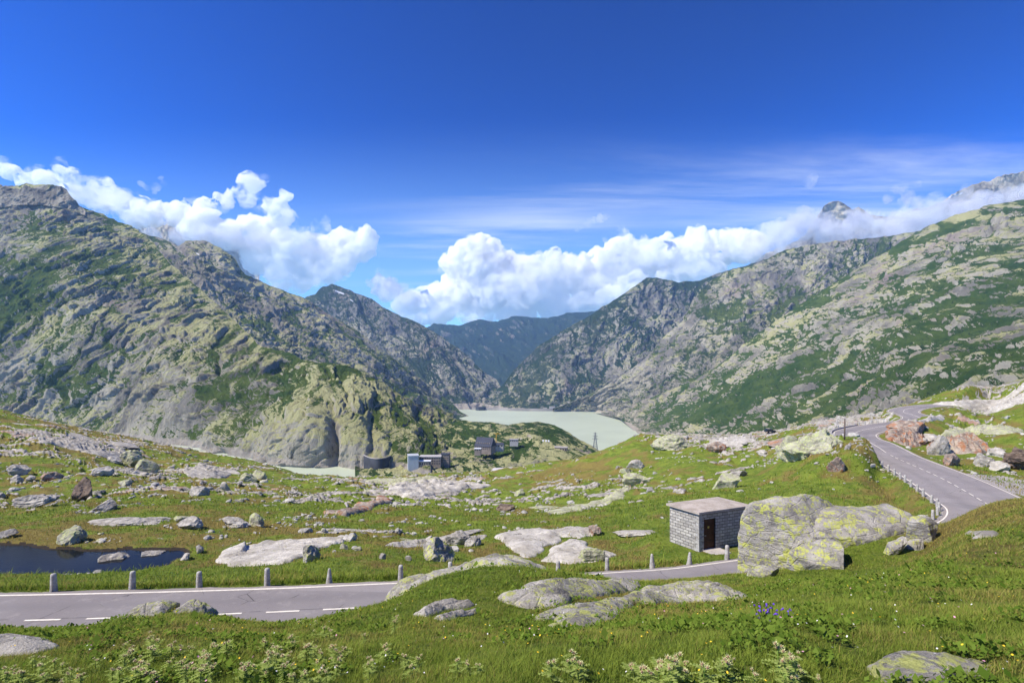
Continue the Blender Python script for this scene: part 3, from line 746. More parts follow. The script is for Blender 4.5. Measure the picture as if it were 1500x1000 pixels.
# low green hill between the two lakes
mt8, D8 = mountain('hill',
  crest=[(520,600,1500),(575,602,1500),(610,604,1500),(650,612,1480),(690,617,1450),(720,618,1430),(745,622,1420),(765,618,1400),(790,617,1380),(812,622,1340),(830,632,1280),(850,644,1220),(870,655,1150),(885,664,1090),(900,678,1020),(915,700,950)],
  base=[(520,700,800),(620,706,760),(760,710,700),(860,710,680),(915,712,660)],
  mids=[(640,680,880),(700,670,930),(740,655,1000),(790,668,880),(840,672,860),(760,690,800)],
  nu=620, nv=260, mat=M['mt_hill'], seed=83, amp=.34, fs=.45, grass=-.12, jag=1.2, rib=.4,
  grass_fn=lambda x, y: .3*B(x,y,700,630,90,14)-.45*B(x,y,860,675,60,12)-.3*B(x,y,760,680,60,10)-.3*B(x,y,620,660,40,25)-.35*B(x,y,580,680,40,15), edge=.02)

def far_pt(D, px, py):
    """point of a mountain surface nearest to that pixel"""
    xs, PXp, PYp, X, Y, Z_ = D
    i = int(np.argmin((PXp-px)**2+(PYp-py)**2+(0)))
    return np.array([X.ravel()[i], Y.ravel()[i], Z_.ravel()[i]])

# hazy summits standing behind the cloud
def summit(name, pts, Yd, seed, mat, snow_fn=None, jag=2.5):
    cr = [(x, y, Yd) for x, y in pts]
    bs = [(x, 540, Yd*.84) for x, y in pts]
    return mountain(name, crest=cr, base=bs, nu=260, nv=160, nb=20, mat=mat, seed=seed, amp=1.0, fs=Yd/2600, grass=-.6, jag=jag, snow_fn=snow_fn, edge=.05)

CR = mountain('crag', crest=[(-60,268,2240),(-20,266,2240),(0,271,2240),(12,275,2240),(28,277,2240),(38,272,2240),(60,277,2230),(68,279,2230),(75,272,2230),(90,272,2230),(98,279,2230),(106,291,2230),(118,301,2220),(125,308,2220)],
   base=[(-60,312,2150),(30,300,2150),(60,300,2150),(100,306,2150),(125,316,2150)], nu=260, nv=90, nb=20, mat=M['mt_peak'], seed=211, amp=.55, fs=.6, grass=-.9, jag=3.5, rib=.1, edge=.02)
# water sheets
def sheet(name, z, x0, x1, y0, y1, mat):
    xs = np.linspace(x0, x1, 30); ys = np.linspace(y0, y1, 30)
    X, Y = np.meshgrid(xs, ys, indexing='ij')
    return link(name, np_mesh(name, np.stack([X, Y, X*0+z], -1).reshape(-1, 3), grid_faces(30, 30), True), mat, kind='structure')
sheet('lake', -350, -1300, 1500, 1250, 4120, M['lake'])
sheet('lake', -180, -1500, 120, 780, 1500, M['lake'])
# pond
pv = np.array([(x, y, PZ) for x, y in PP]); c0 = pv.mean(0); pv = c0+(pv-c0)*np.array([1.03, 1.35, 1])
link('pond', np_mesh('pond', pv, np.array([np.arange(len(pv))[::-1]]), False), M['pond'], kind='structure')
# valley floor, one sheet to the horizon
def valley():
    a = np.linspace(-1, 1, 60); yy = np.linspace(0, 1, 60)
    Yv = 350+yy**1.3*9900; X = a[:, None]*(1200+Yv*.27)[None, :]; Y = np.repeat(Yv[None], 60, 0)
    Zv = -390-150*yy[None, :]*np.ones((60, 1))+fbm(X/900, Y/900, 0*X, 3, 5)*25
    return link('valley_floor', np_mesh('valley_floor', np.stack([X, Y, Zv], -1).reshape(-1, 3), grid_faces(60, 60), True, {'grass': np.ones(3600), 'up': np.ones(3600)}), M['mt_mid'], kind='structure')
valley()
# ------------------------------------------------------------------ air
def haze():
    n = NT('valley_haze'); pv = n.n('ShaderNodeVolumePrincipled')
    pv.inputs['Color'].default_value = (.33, .57, 1.0, 1); pv.inputs['Density'].default_value = HAZE_D; pv.inputs['Anisotropy'].default_value = .1
    n.l(pv.outputs[0], n.out.inputs['Volume'])
    b = MB(); b.box((0, 5180, 300), (9700, 11240, 2600)); return b.build('haze', n.m, kind='stuff')
HAZE_D = 3.9e-5
haze()
# ------------------------------------------------------------------ clouds
def vol_mat(name, dens, col=(1, 1, 1), aniso=0.0, sc=1/900, lo=.40, hi=.56, base=0.0):
    """water droplets: dense where a 3-D noise is high, so the mass frays into wisps"""
    n = NT(name); pv = n.n('ShaderNodeVolumePrincipled'); pv.inputs['Color'].default_value = (*col, 1)
    v = n.coord((1, 1, 1.2)); f = n.noise(v, sc, 8, .68, .4)
    n.l(n.math('ADD', n.ramp(f, lo, hi, 0, dens), base), pv.inputs['Density']); pv.inputs['Anisotropy'].default_value = aniso
    n.l(pv.outputs[0], n.out.inputs['Volume']); return n.m
_sph = {}
def ico(sub):
    if sub not in _sph:
        import bmesh
        bm = bmesh.new(); bmesh.ops.create_icosphere(bm, subdivisions=sub, radius=1)
        v = np.array([x.co[:] for x in bm.verts]); f = np.array([[q.index for q in p.verts] for p in bm.faces]); bm.free()
        _sph[sub] = (v, f)
    return _sph[sub]
def cloud(name, blobs, Yc, mat, voxel, seed, amp=1.0, label=None, depth=.8, extra=3):
    v0, f0 = ico(2); rg = np.random.default_rng(seed)
    bl_ = []
    for (px, py, r) in blobs:
        Yk = Yc+rg.uniform(-1, 1)*r*12
        c = P(px, py, Yk); rr = r/F*Yc
        bl_.append((c, rr))
        for k in range(extra):
            a = rg.uniform(0, 2*np.pi); e = rg.uniform(-.3, 1)
            o = np.array([math.cos(a), math.sin(a)*.6, e])*rr*rg.uniform(.6, .9)
            bl_.append((c+o, rr*rg.uniform(.28, .5)))
    V = []; Fc = []; n = 0
    for c, rr in bl_:
        V.append(v0*rr*np.array([1.08, depth, .92])+c); Fc.append(f0+n); n += len(v0)
    me = np_mesh(name, np.vstack(V), np.vstack(Fc), True)
    o = link(name, me, mat)
    md = o.modifiers.new('r', 'REMESH'); md.mode = 'VOXEL'; md.voxel_size = voxel; md.use_smooth_shade = True
    dg = bpy.context.evaluated_depsgraph_get(); ev = o.evaluated_get(dg)
    m2 = bpy.data.meshes.new_from_object(ev); o.modifiers.clear()
    nv = len(m2.vertices); co = np.empty(nv*3, np.float32); m2.vertices.foreach_get('co', co); co = co.reshape(-1, 3).astype(float)
    no = np.empty(nv*3, np.float32); m2.vertex_normals.foreach_get('vector', no); no = no.reshape(-1, 3)
    x, y, z = co.T
    s = Yc/13000
    def bil(sc, sd, oc=3):
        return np.abs(fbm(x/sc/s, y/sc/s, z/sc/s, oc, sd, .55))
    h = bil(620, seed)*620+bil(210, seed+5)*260+bil(80, seed+9, 3)*120-60
    w = fbm(x/900/s, y/900/s, z/900/s, 3, seed+40)
    h = h*(.7+.6*w)*s*amp
    h = np.where(no[:, 2] < -.3, h*.5, h)
    co = co+no*h[:, None]
    m2.vertices.foreach_set('co', co.astype(np.float32).ravel()); m2.update()
    o.data = m2; m2.name = name
    if len(m2.materials) == 0: m2.materials.append(mat)
    tag(o, label=label, kind='stuff')
    return o
VC = vol_mat('cumulus', .014, lo=.40, hi=.56, sc=1/600); VM = vol_mat('mist', .0038, (.86, .86, .90), lo=.36, hi=.62); VW = vol_mat('wisp', .004)
C_MID = [(700,378,34),(668,386,20),(735,398,34),(772,400,28),(690,420,42),(740,430,42),(790,420,38),(830,404,28),(808,384,12),(870,415,36),(650,442,30),(605,446,26),(568,425,18),(556,412,9),(612,462,18),(640,466,16),(700,462,24),(760,462,24),(820,456,26),(860,446,22),(900,396,32),(905,364,19),(940,382,32),(925,420,26),(962,370,22),(1005,372,28),(1020,350,17),(1050,370,28),(1090,362,26),(890,440,20),(985,402,24),(1030,395,22),(686,360,12),(718,362,11),(850,385,12),(735,372,9),(880,372,10),(790,392,12),(975,352,8)]
C_LEFT = [(10,252,11),(42,268,14),(75,266,13),(103,262,14),(140,285,24),(180,302,20),(100,285,18),(220,314,20),(258,314,20),(300,306,15),(330,294,12),(352,283,10),(375,268,8),(390,262,6),(362,297,11),(402,302,13),(420,288,8),(410,320,17),(370,335,22),(335,345,24),(290,340,22),(400,350,26),(380,380,26),(430,372,28),(470,366,25),(510,362,24),(538,352,15),(500,382,22),(450,398,24),(410,400,20),(478,400,15),(440,420,12),(420,415,18),(150,300,18),(120,275,12),(200,318,18),(290,322,16),(455,380,18),(530,370,16)]
C_FRONT = [(225,345,12),(262,348,12),(300,345,14),(330,350,14),(350,350,16),(380,352,18),(285,330,8)]
C_MIST = [(1105,362,20),(1135,348,24),(1170,334,22),(1205,325,16),(1222,345,24),(1262,338,24),(1290,348,24),(1322,330,24),(1360,316,22),(1400,308,22),(1440,300,22),(1480,296,22),(1530,290,26),(1340,300,12),(1260,358,16),(1580,285,26),(1370,345,22),(1440,330,24),(1180,310,10)]
C_HIGH = [(1186,268,8),(1190,258,4),(1318,276,9),(1345,270,6),(1330,290,9),(1300,292,7),(1412,282,7)]
cloud('cloud', C_MID, 13400, VC, 62, 3)
cloud('cloud', C_LEFT, 13400, VC, 62, 4)
cloud('cloud', C_FRONT, 12600, VM, 80, 6, .8)
cloud('cloud', C_MIST, 12600, VM, 80, 5, .9)
cloud('cloud', C_HIGH, 12900, VM, 60, 8, .8)
cloud('cloud', [(208,270,5),(216,276,5),(228,274,6),(240,270,5),(235,262,4),(225,282,4)], 12900, VM, 50, 9, .8)
cloud('cloud', [(862,326,5),(875,322,6),(888,318,5),(845,336,4),(858,334,5)], 12900, VM, 50, 10, .8)
VV = vol_mat('veil', .0035, lo=.47, hi=.66, sc=1/650)
def grow(L, k, dx, dy, sd):
    rg = np.random.default_rng(sd); return [(x+rg.uniform(-dx, dx), y+rg.uniform(-dy, dy), r*k) for x, y, r in L]
cloud('cloud', grow(C_MID, .9, 10, 8, 1), 12700, VV, 75, 21, 1.5)
cloud('cloud', grow(C_LEFT, .95, 8, 7, 2), 12700, VV, 75, 22, 1.5)
cloud('cloud', [(570,418,10),(545,416,8),(585,428,10),(600,440,12),(560,430,8)], 13000, VM, 60, 23, 1.0)
cloud('cloud', grow([q for q in C_MIST if q[0] > 1240 or q[1] > 340], 1.1, 12, 6, 3), 12550, VV, 80, 24, 1.3)
summit('summit', [(150,345),(195,338),(205,326),(214,321),(226,326),(240,329),(252,324),(266,318),(276,324),(290,332),(304,320),(312,315),(322,318),(330,328),(345,345),(380,380)], 14600, 101, M['mt_peak'])
summit('summit', [(1100,380),(1150,360),(1180,345),(1198,315),(1208,299),(1221,293),(1236,296),(1248,306),(1256,304),(1275,316),(1300,318),(1335,306),(1362,302),(1385,290),(1402,280),(1420,274),(1450,264),(1470,256),(1490,252),(1540,246),(1620,240)], 14600, 103, M['mt_peak'],
  snow_fn=lambda x, y: .7*B(x,y,1315,316,30,4,.1)+.7*B(x,y,1400,286,26,3,-.3)+.5*B(x,y,1470,262,20,3,-.3))
# ------------------------------------------------------------------ boulders and outcrops
def cube_sphere(N):
    key = ('cs', N)
    if key in _sph: return _sph[key]
    V = []; Fc = []; n = 0
    t = np.tan(np.linspace(-np.pi/4, np.pi/4, N+1)); a, b = np.meshgrid(t, t, indexing='ij'); o = np.ones_like(a)
    for q, (p, fl) in enumerate([((o, a, b), 0), ((-o, a, b), 1), ((a, o, b), 1), ((a, -o, b), 0), ((a, b, o), 0), ((a, b, -o), 1)]):
        v = np.stack(p, -1).reshape(-1, 3); f = grid_faces(N+1, N+1)
        if fl: f = f[:, ::-1]
        V.append(v); Fc.append(f+n); n += len(v)
    v = np.vstack(V); v /= np.linalg.norm(v, axis=1)[:, None]; f = np.vstack(Fc)
    # weld the seams
    k = np.round(v*1e5).astype(np.int64); _, first, inv = np.unique(k, axis=0, return_index=True, return_inverse=True)
    v = v[first]; f = inv.ravel()[f]
    _sph[key] = (v, f); return v, f

def chop(v, seed, n=15, lo=.5, hi=.95, soft=.03):
    rg = np.random.default_rng(seed)
    r = np.ones(len(v))*1.0
    for i in range(n):
        d = rg.normal(size=3); d /= np.linalg.norm(d); off = rg.uniform(lo, hi)
        c = v@d; ri = np.where(c > .05, off/np.maximum(c, .05), 9)
        # smooth minimum
        h = np.clip(.5+.5*(ri-r)/soft, 0, 1); r = ri*(1-h)+r*h-soft*h*(1-h)
    return r

def rock_shape(w, d, h, seed, N=16, rough=.10, lo=.5, n=11, layered=0.0):
    v, f = cube_sphere(N)
    r = chop(v, seed, n, lo)
    p = v*r[:, None]
    dd = fbm(p[:, 0]*1.6+seed, p[:, 1]*1.6, p[:, 2]*1.6, 5, seed)*rough*1.8+ridged(p[:, 0]*2.3, p[:, 1]*2.3+seed, p[:, 2]*2.3, 4, seed+3)*rough*.7
    if layered: dd = dd+layered*(np.abs(((p[:, 2]*3+fbm(p[:, 0], p[:, 1], p[:, 2], 3, seed)*1.2) % 1)-.5)-.25)
    p = p*(1+dd[:, None])
    return p*np.array([w/2, d/2, h/2])/.86, f

def ground_rot(x, y, s):
    e = max(s*.5, .15)
    zx = (gz(x+e, y)-gz(x-e, y))/(2*e); zy = (gz(x, y+e)-gz(x, y-e))/(2*e)
    n = Vector((-float(zx)*.8, -float(zy)*.8, 1)).normalized()
    return n.to_track_quat('Z', 'Y').to_matrix()

def place_rock(px, by, w, h, mat, label, kind='boulder', seed=None, cat='boulder', group=None, yaw=None, ymin=20, flat=False, rough=.16, lo=.42, N=None, sink=.36, layered=0):
    global _rs
    seed = (int(px*7+by*13) % 9973) if seed is None else seed
    x, y, z = hit(px, by-1, ymin)
    W = w/F*y*.96; Hh = h/F*y*.9; q = -z/y
    rg = np.random.default_rng(seed)
    if flat:
        th = max(.12, Hh*.3); D = min(max((Hh-th*.5)/max(q, .08), W*.25), W*1.3); T = th/(1-sink*1.6)
        cy = y+D*.5
    else:
        D = W*rg.uniform(.6, .95); T = Hh/(1-sink)*.95; cy = y+D*.38
    cx = (px-CX)/F*cy
    N = N or int(np.clip(w*.6, 8, 44))
    p, f = rock_shape(W, D, T*1.05, seed, N, rough, lo, layered=layered)
    if flat: Rm = np.array(ground_rot(cx, cy, max(W, D)*.5)); p = p@Rm.T
    yaw = rg.uniform(-.35, .35) if yaw is None else yaw
    ca, sa = math.cos(yaw), math.sin(yaw); p = p@np.array([[ca, sa, 0], [-sa, ca, 0], [0, 0, 1]])
    zb = float(gz(cx, cy)) if flat else z
    loc = (cx, cy, zb+T*(.5-sink)-(.12*T if flat else 0))
    o = link(kind, np_mesh(kind, p, f, False), M[mat], loc=loc, label=label, cat=cat, group=group)
    return o

def outline_rock(poly, Yc, depth, mat, label, kind='boulder', seed=1, nu=150, nv=44, rough=.06, tilt=0.0, pw=.62, cat='boulder', dscale=1.0, strata=0.0, star=False, facets=0, fx=.6):
    """a rounded solid whose side towards the valley road has the drawn outline; real depth behind and in front"""
    pts = np.array([P(px, py, Yc) for px, py in poly])[:, [0, 2]]
    c = (pts.max(0)+pts.min(0))/2
    # resample outline and round it a little
    seg = np.vstack([pts, pts[:1]]); L = np.concatenate([[0], np.cumsum(np.linalg.norm(np.diff(seg, axis=0), axis=1))])
    t = np.linspace(0, L[-1], nu, endpoint=False); ol = np.stack([np.interp(t, L, seg[:, 0]), np.interp(t, L, seg[:, 1])], 1)
    for _ in range(3): ol = (np.roll(ol, 1, 0)+2*ol+np.roll(ol, -1, 0))/4
    # centre line used for shrinking: each outline point is pulled towards a skeleton on the long axis
    mid = np.stack([ol[:, 0]*.86+c[0]*.14, np.interp(ol[:, 0], *_midline(ol))], 1)
    if star: mid = np.repeat(c[None], nu, 0)
    V = []
    size = np.ptp(pts, axis=0)
    if star:
        sv = np.linspace(0.002, .93, nv//2-8); ang = np.arccos(sv**(1/pw)); ang = np.concatenate([ang, np.linspace(ang[-1], 0, 9)[1:]])
        ph = np.concatenate([-ang, ang[::-1][1:]])
    else: ph = np.linspace(-np.pi/2, np.pi/2, nv)
    nv = len(ph)
    for a in ph:
        s = abs(math.cos(a))**pw; k = math.copysign(abs(math.sin(a))**(pw if star else 1), a)
        xy = mid+(ol-mid)*s
        yy = Yc+k*depth/2+tilt*(xy[:, 1]-c[1])
        V.append(np.stack([xy[:, 0], yy, xy[:, 1]], 1))
    V = np.array(V)                                    # nv, nu, 3
    n0 = V.reshape(-1, 3)
    # outward displacement
    dirn = n0-np.array([c[0], Yc, c[1]]); dirn[:, 0] *= .35; dirn /= np.linalg.norm(dirn, axis=1)[:, None]+1e-9
    sc = min(size[0], size[1], depth)
    x, y, z = n0.T
    dd = fbm(x*1.1/sc, y*1.1/sc, z*1.1/sc, 6, seed, .55)*rough*sc*2.2+(ridged(x*1.6/sc+3, y*1.6/sc, z*1.6/sc, 5, seed+4)-.4)*rough*sc*.9
    f1_, f2_, cd, tl = worley(x*1.5/sc, y*1.5/sc, z*1.5/sc, seed+7, True)
    dd += (tl*.9+(sstep(0, .12, f2_-f1_)-1)*.35)*rough*sc*dscale
    if strata: 
        ph_ = (z+.25*x)/strata+fbm(x*.5, y*.5, z*.5, 3, seed)*1.5
        dd += (np.abs((ph_ % 1)-.5)*2-.5)*strata*.22
    p = n0+dirn*dd[:, None]
    if facets:
        rg = np.random.default_rng(seed+77); cc = p.mean(0)
        for k in range(facets):
            nr = np.array([rg.normal()*fx, -1.0, .15+rg.normal()*.4]); nr /= np.linalg.norm(nr)
            dt = (p-cc)@nr; off = np.quantile(dt, rg.uniform(.74, .88)); ex = np.maximum(dt-off, 0); p = p-nr*(ex*.94)[:, None]
        q_ = fbm(p[:, 0]*3, p[:, 1]*3, p[:, 2]*3, 5, seed+50)*.05+(ridged(p[:, 0]*1.3, p[:, 1]*1.3, p[:, 2]*1.3+5, 4, seed+51)-.4)*.05
        p = p+dirn*q_[:, None]
    f = []
    i = np.arange(nv-1)[:, None]*nu+np.arange(nu)[None]; j = np.arange(nv-1)[:, None]*nu+(np.arange(nu)+1)[None] % nu
    f4 = np.stack([i, j, j+nu, i+nu], -1).reshape(-1, 4)
    # end caps
    caps = []
    for r0, fl in ((0, 0), (nv-1, 1)):
        p = np.vstack([p, p[r0*nu:(r0+1)*nu].mean(0)]); ci = len(p)-1; a_ = r0*nu+np.arange(nu); b_ = r0*nu+(np.arange(nu)+1) % nu
        caps.append(np.stack([np.full(nu, ci), b_, a_] if not fl else [np.full(nu, ci), a_, b_], 1))
    f3 = np.vstack(caps)
    area = np.sum(ol[:, 0]*np.roll(ol[:, 1], -1)-ol[:, 1]*np.roll(ol[:, 0], -1))
    if area > 0: pass
    else: f4 = f4[:, ::-1]; f3 = f3[:, ::-1]
    loc = np.array([c[0], Yc, pts[:, 1].min()])
    return link(kind, np_mesh(kind, p-loc, [f4, f3], True), M[mat], loc=loc, label=label, cat=cat)
def _midline(ol):
    xs = np.linspace(ol[:, 0].min(), ol[:, 0].max(), 24); m = []
    st = (xs[1]-xs[0])*1.2
    for x in xs:
        q = ol[np.abs(ol[:, 0]-x) < st, 1]
        m.append((q.max()+q.min())/2)
    m = np.convolve(np.pad(m, 2, 'edge'), np.ones(5)/5, 'valid')
    return xs, m

# --- large ones in front
outline_rock([(562,900),(560,882),(567,867),(582,855),(613,847),(666,836),(689,826),(727,818),(753,818),(780,826),(810,842),(800,862),(745,852),(690,862),(640,880),(600,905)], 14.4, 1.7, 'rock_fine',
  'long grey rock arching along the grassy bank edge between the road and the stepped slabs', 'rock_outcrop', 11, 230, 60, .05, pw=.7, cat='rock', strata=.22)
outline_rock([(1093,856),(1094,800),(1098,764),(1104,750),(1112,745),(1145,737),(1178,730),(1214,727),(1246,731),(1264,746),(1264,766),(1235,800),(1195,856),(1140,862)], 22.0, 2.6, 'rock_hero',
  'huge yellow lichened boulder with a flat upright face beside the stone hut', 'boulder', 23, 210, 84, .03, pw=.30, star=True, facets=9)
outline_rock([(1160,822),(1164,795),(1187,772),(1220,758),(1262,754),(1300,756),(1340,752),(1356,760),(1345,776),(1306,786),(1270,800),(1240,830),(1200,846)], 21.5, 1.5, 'rock_hero',
  'long sloping lichened slab running from the huge boulder to the perched block', 'boulder', 29, 220, 72, .018, tilt=.9, pw=.42, star=True, facets=5, fx=.05)
outline_rock([(1157,842),(1164,815),(1187,800),(1220,793),(1245,798),(1274,817),(1262,842),(1203,850)], 19.3, 1.5, 'rock_hero',
  'low rounded grey boulder with yellow patches at the foot of the huge boulder', 'boulder', 31, 170, 64, .04, pw=.4, star=True, facets=8)
outline_rock([(1334,795),(1336,770),(1344,759),(1365,758),(1374,767),(1369,780),(1356,796)], 20.2, .8, 'rock_hero',
  'small perched block, grey above and yellow below, at the right end of the boulders', 'boulder', 37, 120, 50, .03, pw=.34, star=True, facets=7)
outline_rock([(1322,812),(1334,792),(1354,789),(1347,805),(1335,815)], 19.6, .5, 'rock_hero', 'pointed lichened shard wedged directly under the perched block', 'boulder', 41, 90, 40, .03, pw=.4, star=True, facets=5)
outline_rock([(1296,812),(1305,796),(1328,786),(1322,800),(1305,814)], 19.4, .4, 'rock_hero', 'thin leaning shard just left of the perched block', 'boulder', 43, 90, 40, .03, pw=.4, star=True, facets=5)
outline_rock([(1097,852),(1099,838),(1120,830),(1140,832),(1141,842),(1125,852)], 18.6, .7, 'rock_fine', 'small flat-topped grey rock at the foot of the huge boulder, facing the road', 'boulder', 47, 100, 40, .04, pw=.4, star=True, facets=6)
outline_rock([(174,925),(181,903),(198,889),(218,883),(238,885),(249,893),(245,912),(210,930)], 11.2, .9, 'rock_fine', 'pale dome-shaped rock at the road edge, left of its twin', 'boulder', 59, 130, 44, .06)
outline_rock([(253,915),(258,892),(271,884),(288,886),(301,896),(309,912),(280,925)], 11.3, .8, 'rock_fine', 'grey dome-shaped rock at the road edge, right of its twin', 'boulder', 61, 130, 44, .06)
outline_rock([(1290,1028),(1310,1006),(1340,990),(1382,983),(1440,985),(1490,996),(1522,1014),(1495,1050),(1310,1055)], 2.72, .5, 'rock_fine', 'pale rough rock cut by the bottom edge of the photo', 'boulder', 79, 180, 50, .06, tilt=.6)

# --- boulders and slabs across the meadow:  px, base py, width, height, material, kind, label
RL = [
 (118,735,40,30,'rock_brown','boulder','big brown angular boulder standing above the pond on the left meadow'),
 (190,682,34,19,'rock_green','boulder','blocky grey boulder with a dark shaded side, upper of the pair on the left slope'),
 (213,692,30,16,'rock_green','boulder','greenish rounded boulder, lower of the pair on the left slope'),
 (168,679,20,9,'rock_pale','boulder','low pale stone touching the left side of the boulder pair'),
 (28,699,32,15,'rock_bare','boulder','grey lump of rock near the left edge, above the brown boulder'),
 (24,708,16,9,'rock_pale','boulder','whitish stone just below the grey lump near the left edge'),
 (44,706,14,8,'rock_pale','boulder','whitish stone at the right end of the row below the grey lump'),
 (78,704,24,10,'rock_rust','boulder','small rust coloured rock up the slope from the brown boulder'),
 (153,695,26,11,'rock_pale','boulder','pale pinkish rock up and right of the brown boulder'),
 (185,712,22,10,'rock_green','boulder','mossy lump between the brown boulder and the pink slab'),
 (52,742,48,12,'rock_bare','rock_slab','flat grey outcrop just left of the brown boulder'),
 (155,750,36,15,'rock_bare','boulder','dark sided flat boulder right of the brown boulder, above the pale ledge'),
 (100,798,38,22,'rock_green','boulder','pile of lichened rock on the far bank of the pond'),
 (8,790,26,13,'rock_bare','boulder','grey rock at the left edge on the far bank of the pond'),
 (160,834,48,22,'rock_bare','boulder','heap of broken grey stone standing out of the pond'),
 (222,822,34,14,'rock_bare','boulder','grey rock at the narrow right end of the pond'),
 (275,776,38,15,'rock_bare','boulder','grey boulder in the turf above the right end of the pond'),
 (268,766,22,10,'rock_green','boulder','small mossy boulder right behind the grey one above the pond end'),
 (348,773,40,14,'rock_bare','rock_slab','flat dark edged rock beside the stream bed in the middle meadow'),
 (372,772,24,17,'rock_green','boulder','pale green pointed boulder beside the flat dark edged rock'),
 (362,706,24,13,'rock_green','boulder','rounded yellowish boulder near the lakeside, lower of two'),
 (378,703,22,15,'rock_green','boulder','rounded yellowish boulder near the lakeside, upper of two'),
 (293,727,26,14,'rock_pale','boulder','whitish boulder at the left end of the rubble bank'),
 (330,722,18,10,'rock_pale','boulder','pale stone on top of the rubble bank'),
 (452,825,30,21,'rock_hero','boulder','pointed yellow green boulder at the foot of the big pale slab'),
 (292,812,13,10,'rock_bare','boulder','grey stone just left of the big pale slab, upper one'),
 (272,822,15,8,'rock_pale','boulder','pale stone at the left foot of the big pale slab'),
 (637,822,54,28,'rock_hero','boulder','yellow lichened boulder standing behind the guard stones, under a white stone'),
 (629,797,14,9,'rock_pale','boulder','small white stone perched behind the yellow lichened boulder'),
 (672,800,34,16,'rock_bare','boulder','cracked grey block behind the yellow lichened boulder'),
 (690,801,26,14,'rock_bare','boulder','tilted grey plate at the right of the cracked grey block'),
 (503,806,14,9,'rock_green','boulder','small green stone in the lush grass left of the middle, higher'),
 (525,808,10,6,'rock_green','boulder','tiny green stone in the lush grass, right of its neighbour'),
 (561,820,14,7,'rock_bare','boulder','flat grey stone in the lush grass under the long ledge'),
 (598,822,12,6,'rock_bare','boulder','flat grey stone in the lush grass left of the yellow boulder'),
 (862,826,48,17,'rock_green','boulder','rounded yellow green boulder at the foot of the pale dome rock'),
 (870,786,22,12,'rock_rust','boulder','rusty broken block at the right tip of the upper pale slab'),
 (757,789,16,6,'rock_bare','boulder','flat dark stone at the upper left of the pinkish slab'),
 (738,749,28,9,'rock_brown','boulder','dark brown rock in a hollow of the green middle meadow'),
 (761,728,14,7,'rock_green','boulder','small yellowish stone in the middle meadow below the pylon side'),
 (931,712,36,19,'rock_green','boulder','rounded yellowish boulder left of the long lichened boulder'),
 (933,688,24,12,'rock_pale','boulder','pale flat topped boulder on the green rise below the pylon'),
 (917,694,16,9,'rock_green','boulder','small green boulder on the rise beside the pale flat topped one'),
 (1064,716,46,23,'rock_green','boulder','long lichened boulder with strata in the right meadow behind the hut'),
 (1083,699,26,9,'rock_bare','boulder','low grey rock just above the long lichened boulder'),
 (1224,693,24,21,'rock_rust','boulder','rust and white split boulder alone on the green slope below the bend'),
 (1117,668,16,7,'rock_pale','boulder','pale stone below the pink slab on the skyline'),
 (1050,664,28,14,'rock_rust','boulder','brownish pink rock below the pale skyline slab'),
 (1188,672,80,44,'rock_green','rock_outcrop','large lichened outcrop just left of the road bend'),
 (1160,676,44,30,'rock_green','rock_outcrop','steep yellowish face at the left foot of the large outcrop by the bend'),
 (994,660,58,20,'rock_green','rock_outcrop','brown topped crag on the skyline right of the pylon'),
 (1462,692,30,14,'rock_pale','boulder','whitish block beside the gravel lay-by'),
 (1444,684,26,18,'rock_bare','boulder','grey ribbed block left of the whitish one by the lay-by'),
 (1392,683,26,22,'rock_rust','boulder','orange ribbed rock at the road edge, right of the bulky grey one'),
 (1414,664,26,14,'rock_rust','rock_outcrop','tall orange stained crag above the road on the right'),
 (1374,668,30,26,'rock_bare','rock_outcrop','bulky grey crag at the road edge, left end of the orange rocks'),
 (1510,690,80,36,'rock_brown','rock_outcrop','dark rusty rock wall at the right edge beside the lay-by'),
 (1462,672,24,12,'rock_pale','boulder','smooth pale rock on the turf above the whitish block'),
 (1334,655,34,12,'rock_rust','boulder','pinkish orange rock at the inside of the bend, lower'),
 (1312,640,24,10,'rock_rust','boulder','pinkish rock at the inside of the bend, middle'),
 (1334,634,52,14,'rock_rust','boulder','brown and pink rock above the inside of the bend'),
 (1362,648,36,8,'rock_pale','boulder','pale low rock above the orange one at the inside of the bend'),
]
for px, by, w_, h_, mt, kd, lb in RL:
    place_rock(px, by, w_, h_, mt, lb, kd, cat='rock' if kd != 'boulder' else 'boulder', rough=.22 if kd != 'boulder' else .15, sink=.42 if kd != 'boulder' else .36, layered=.12 if kd != 'boulder' else 0)
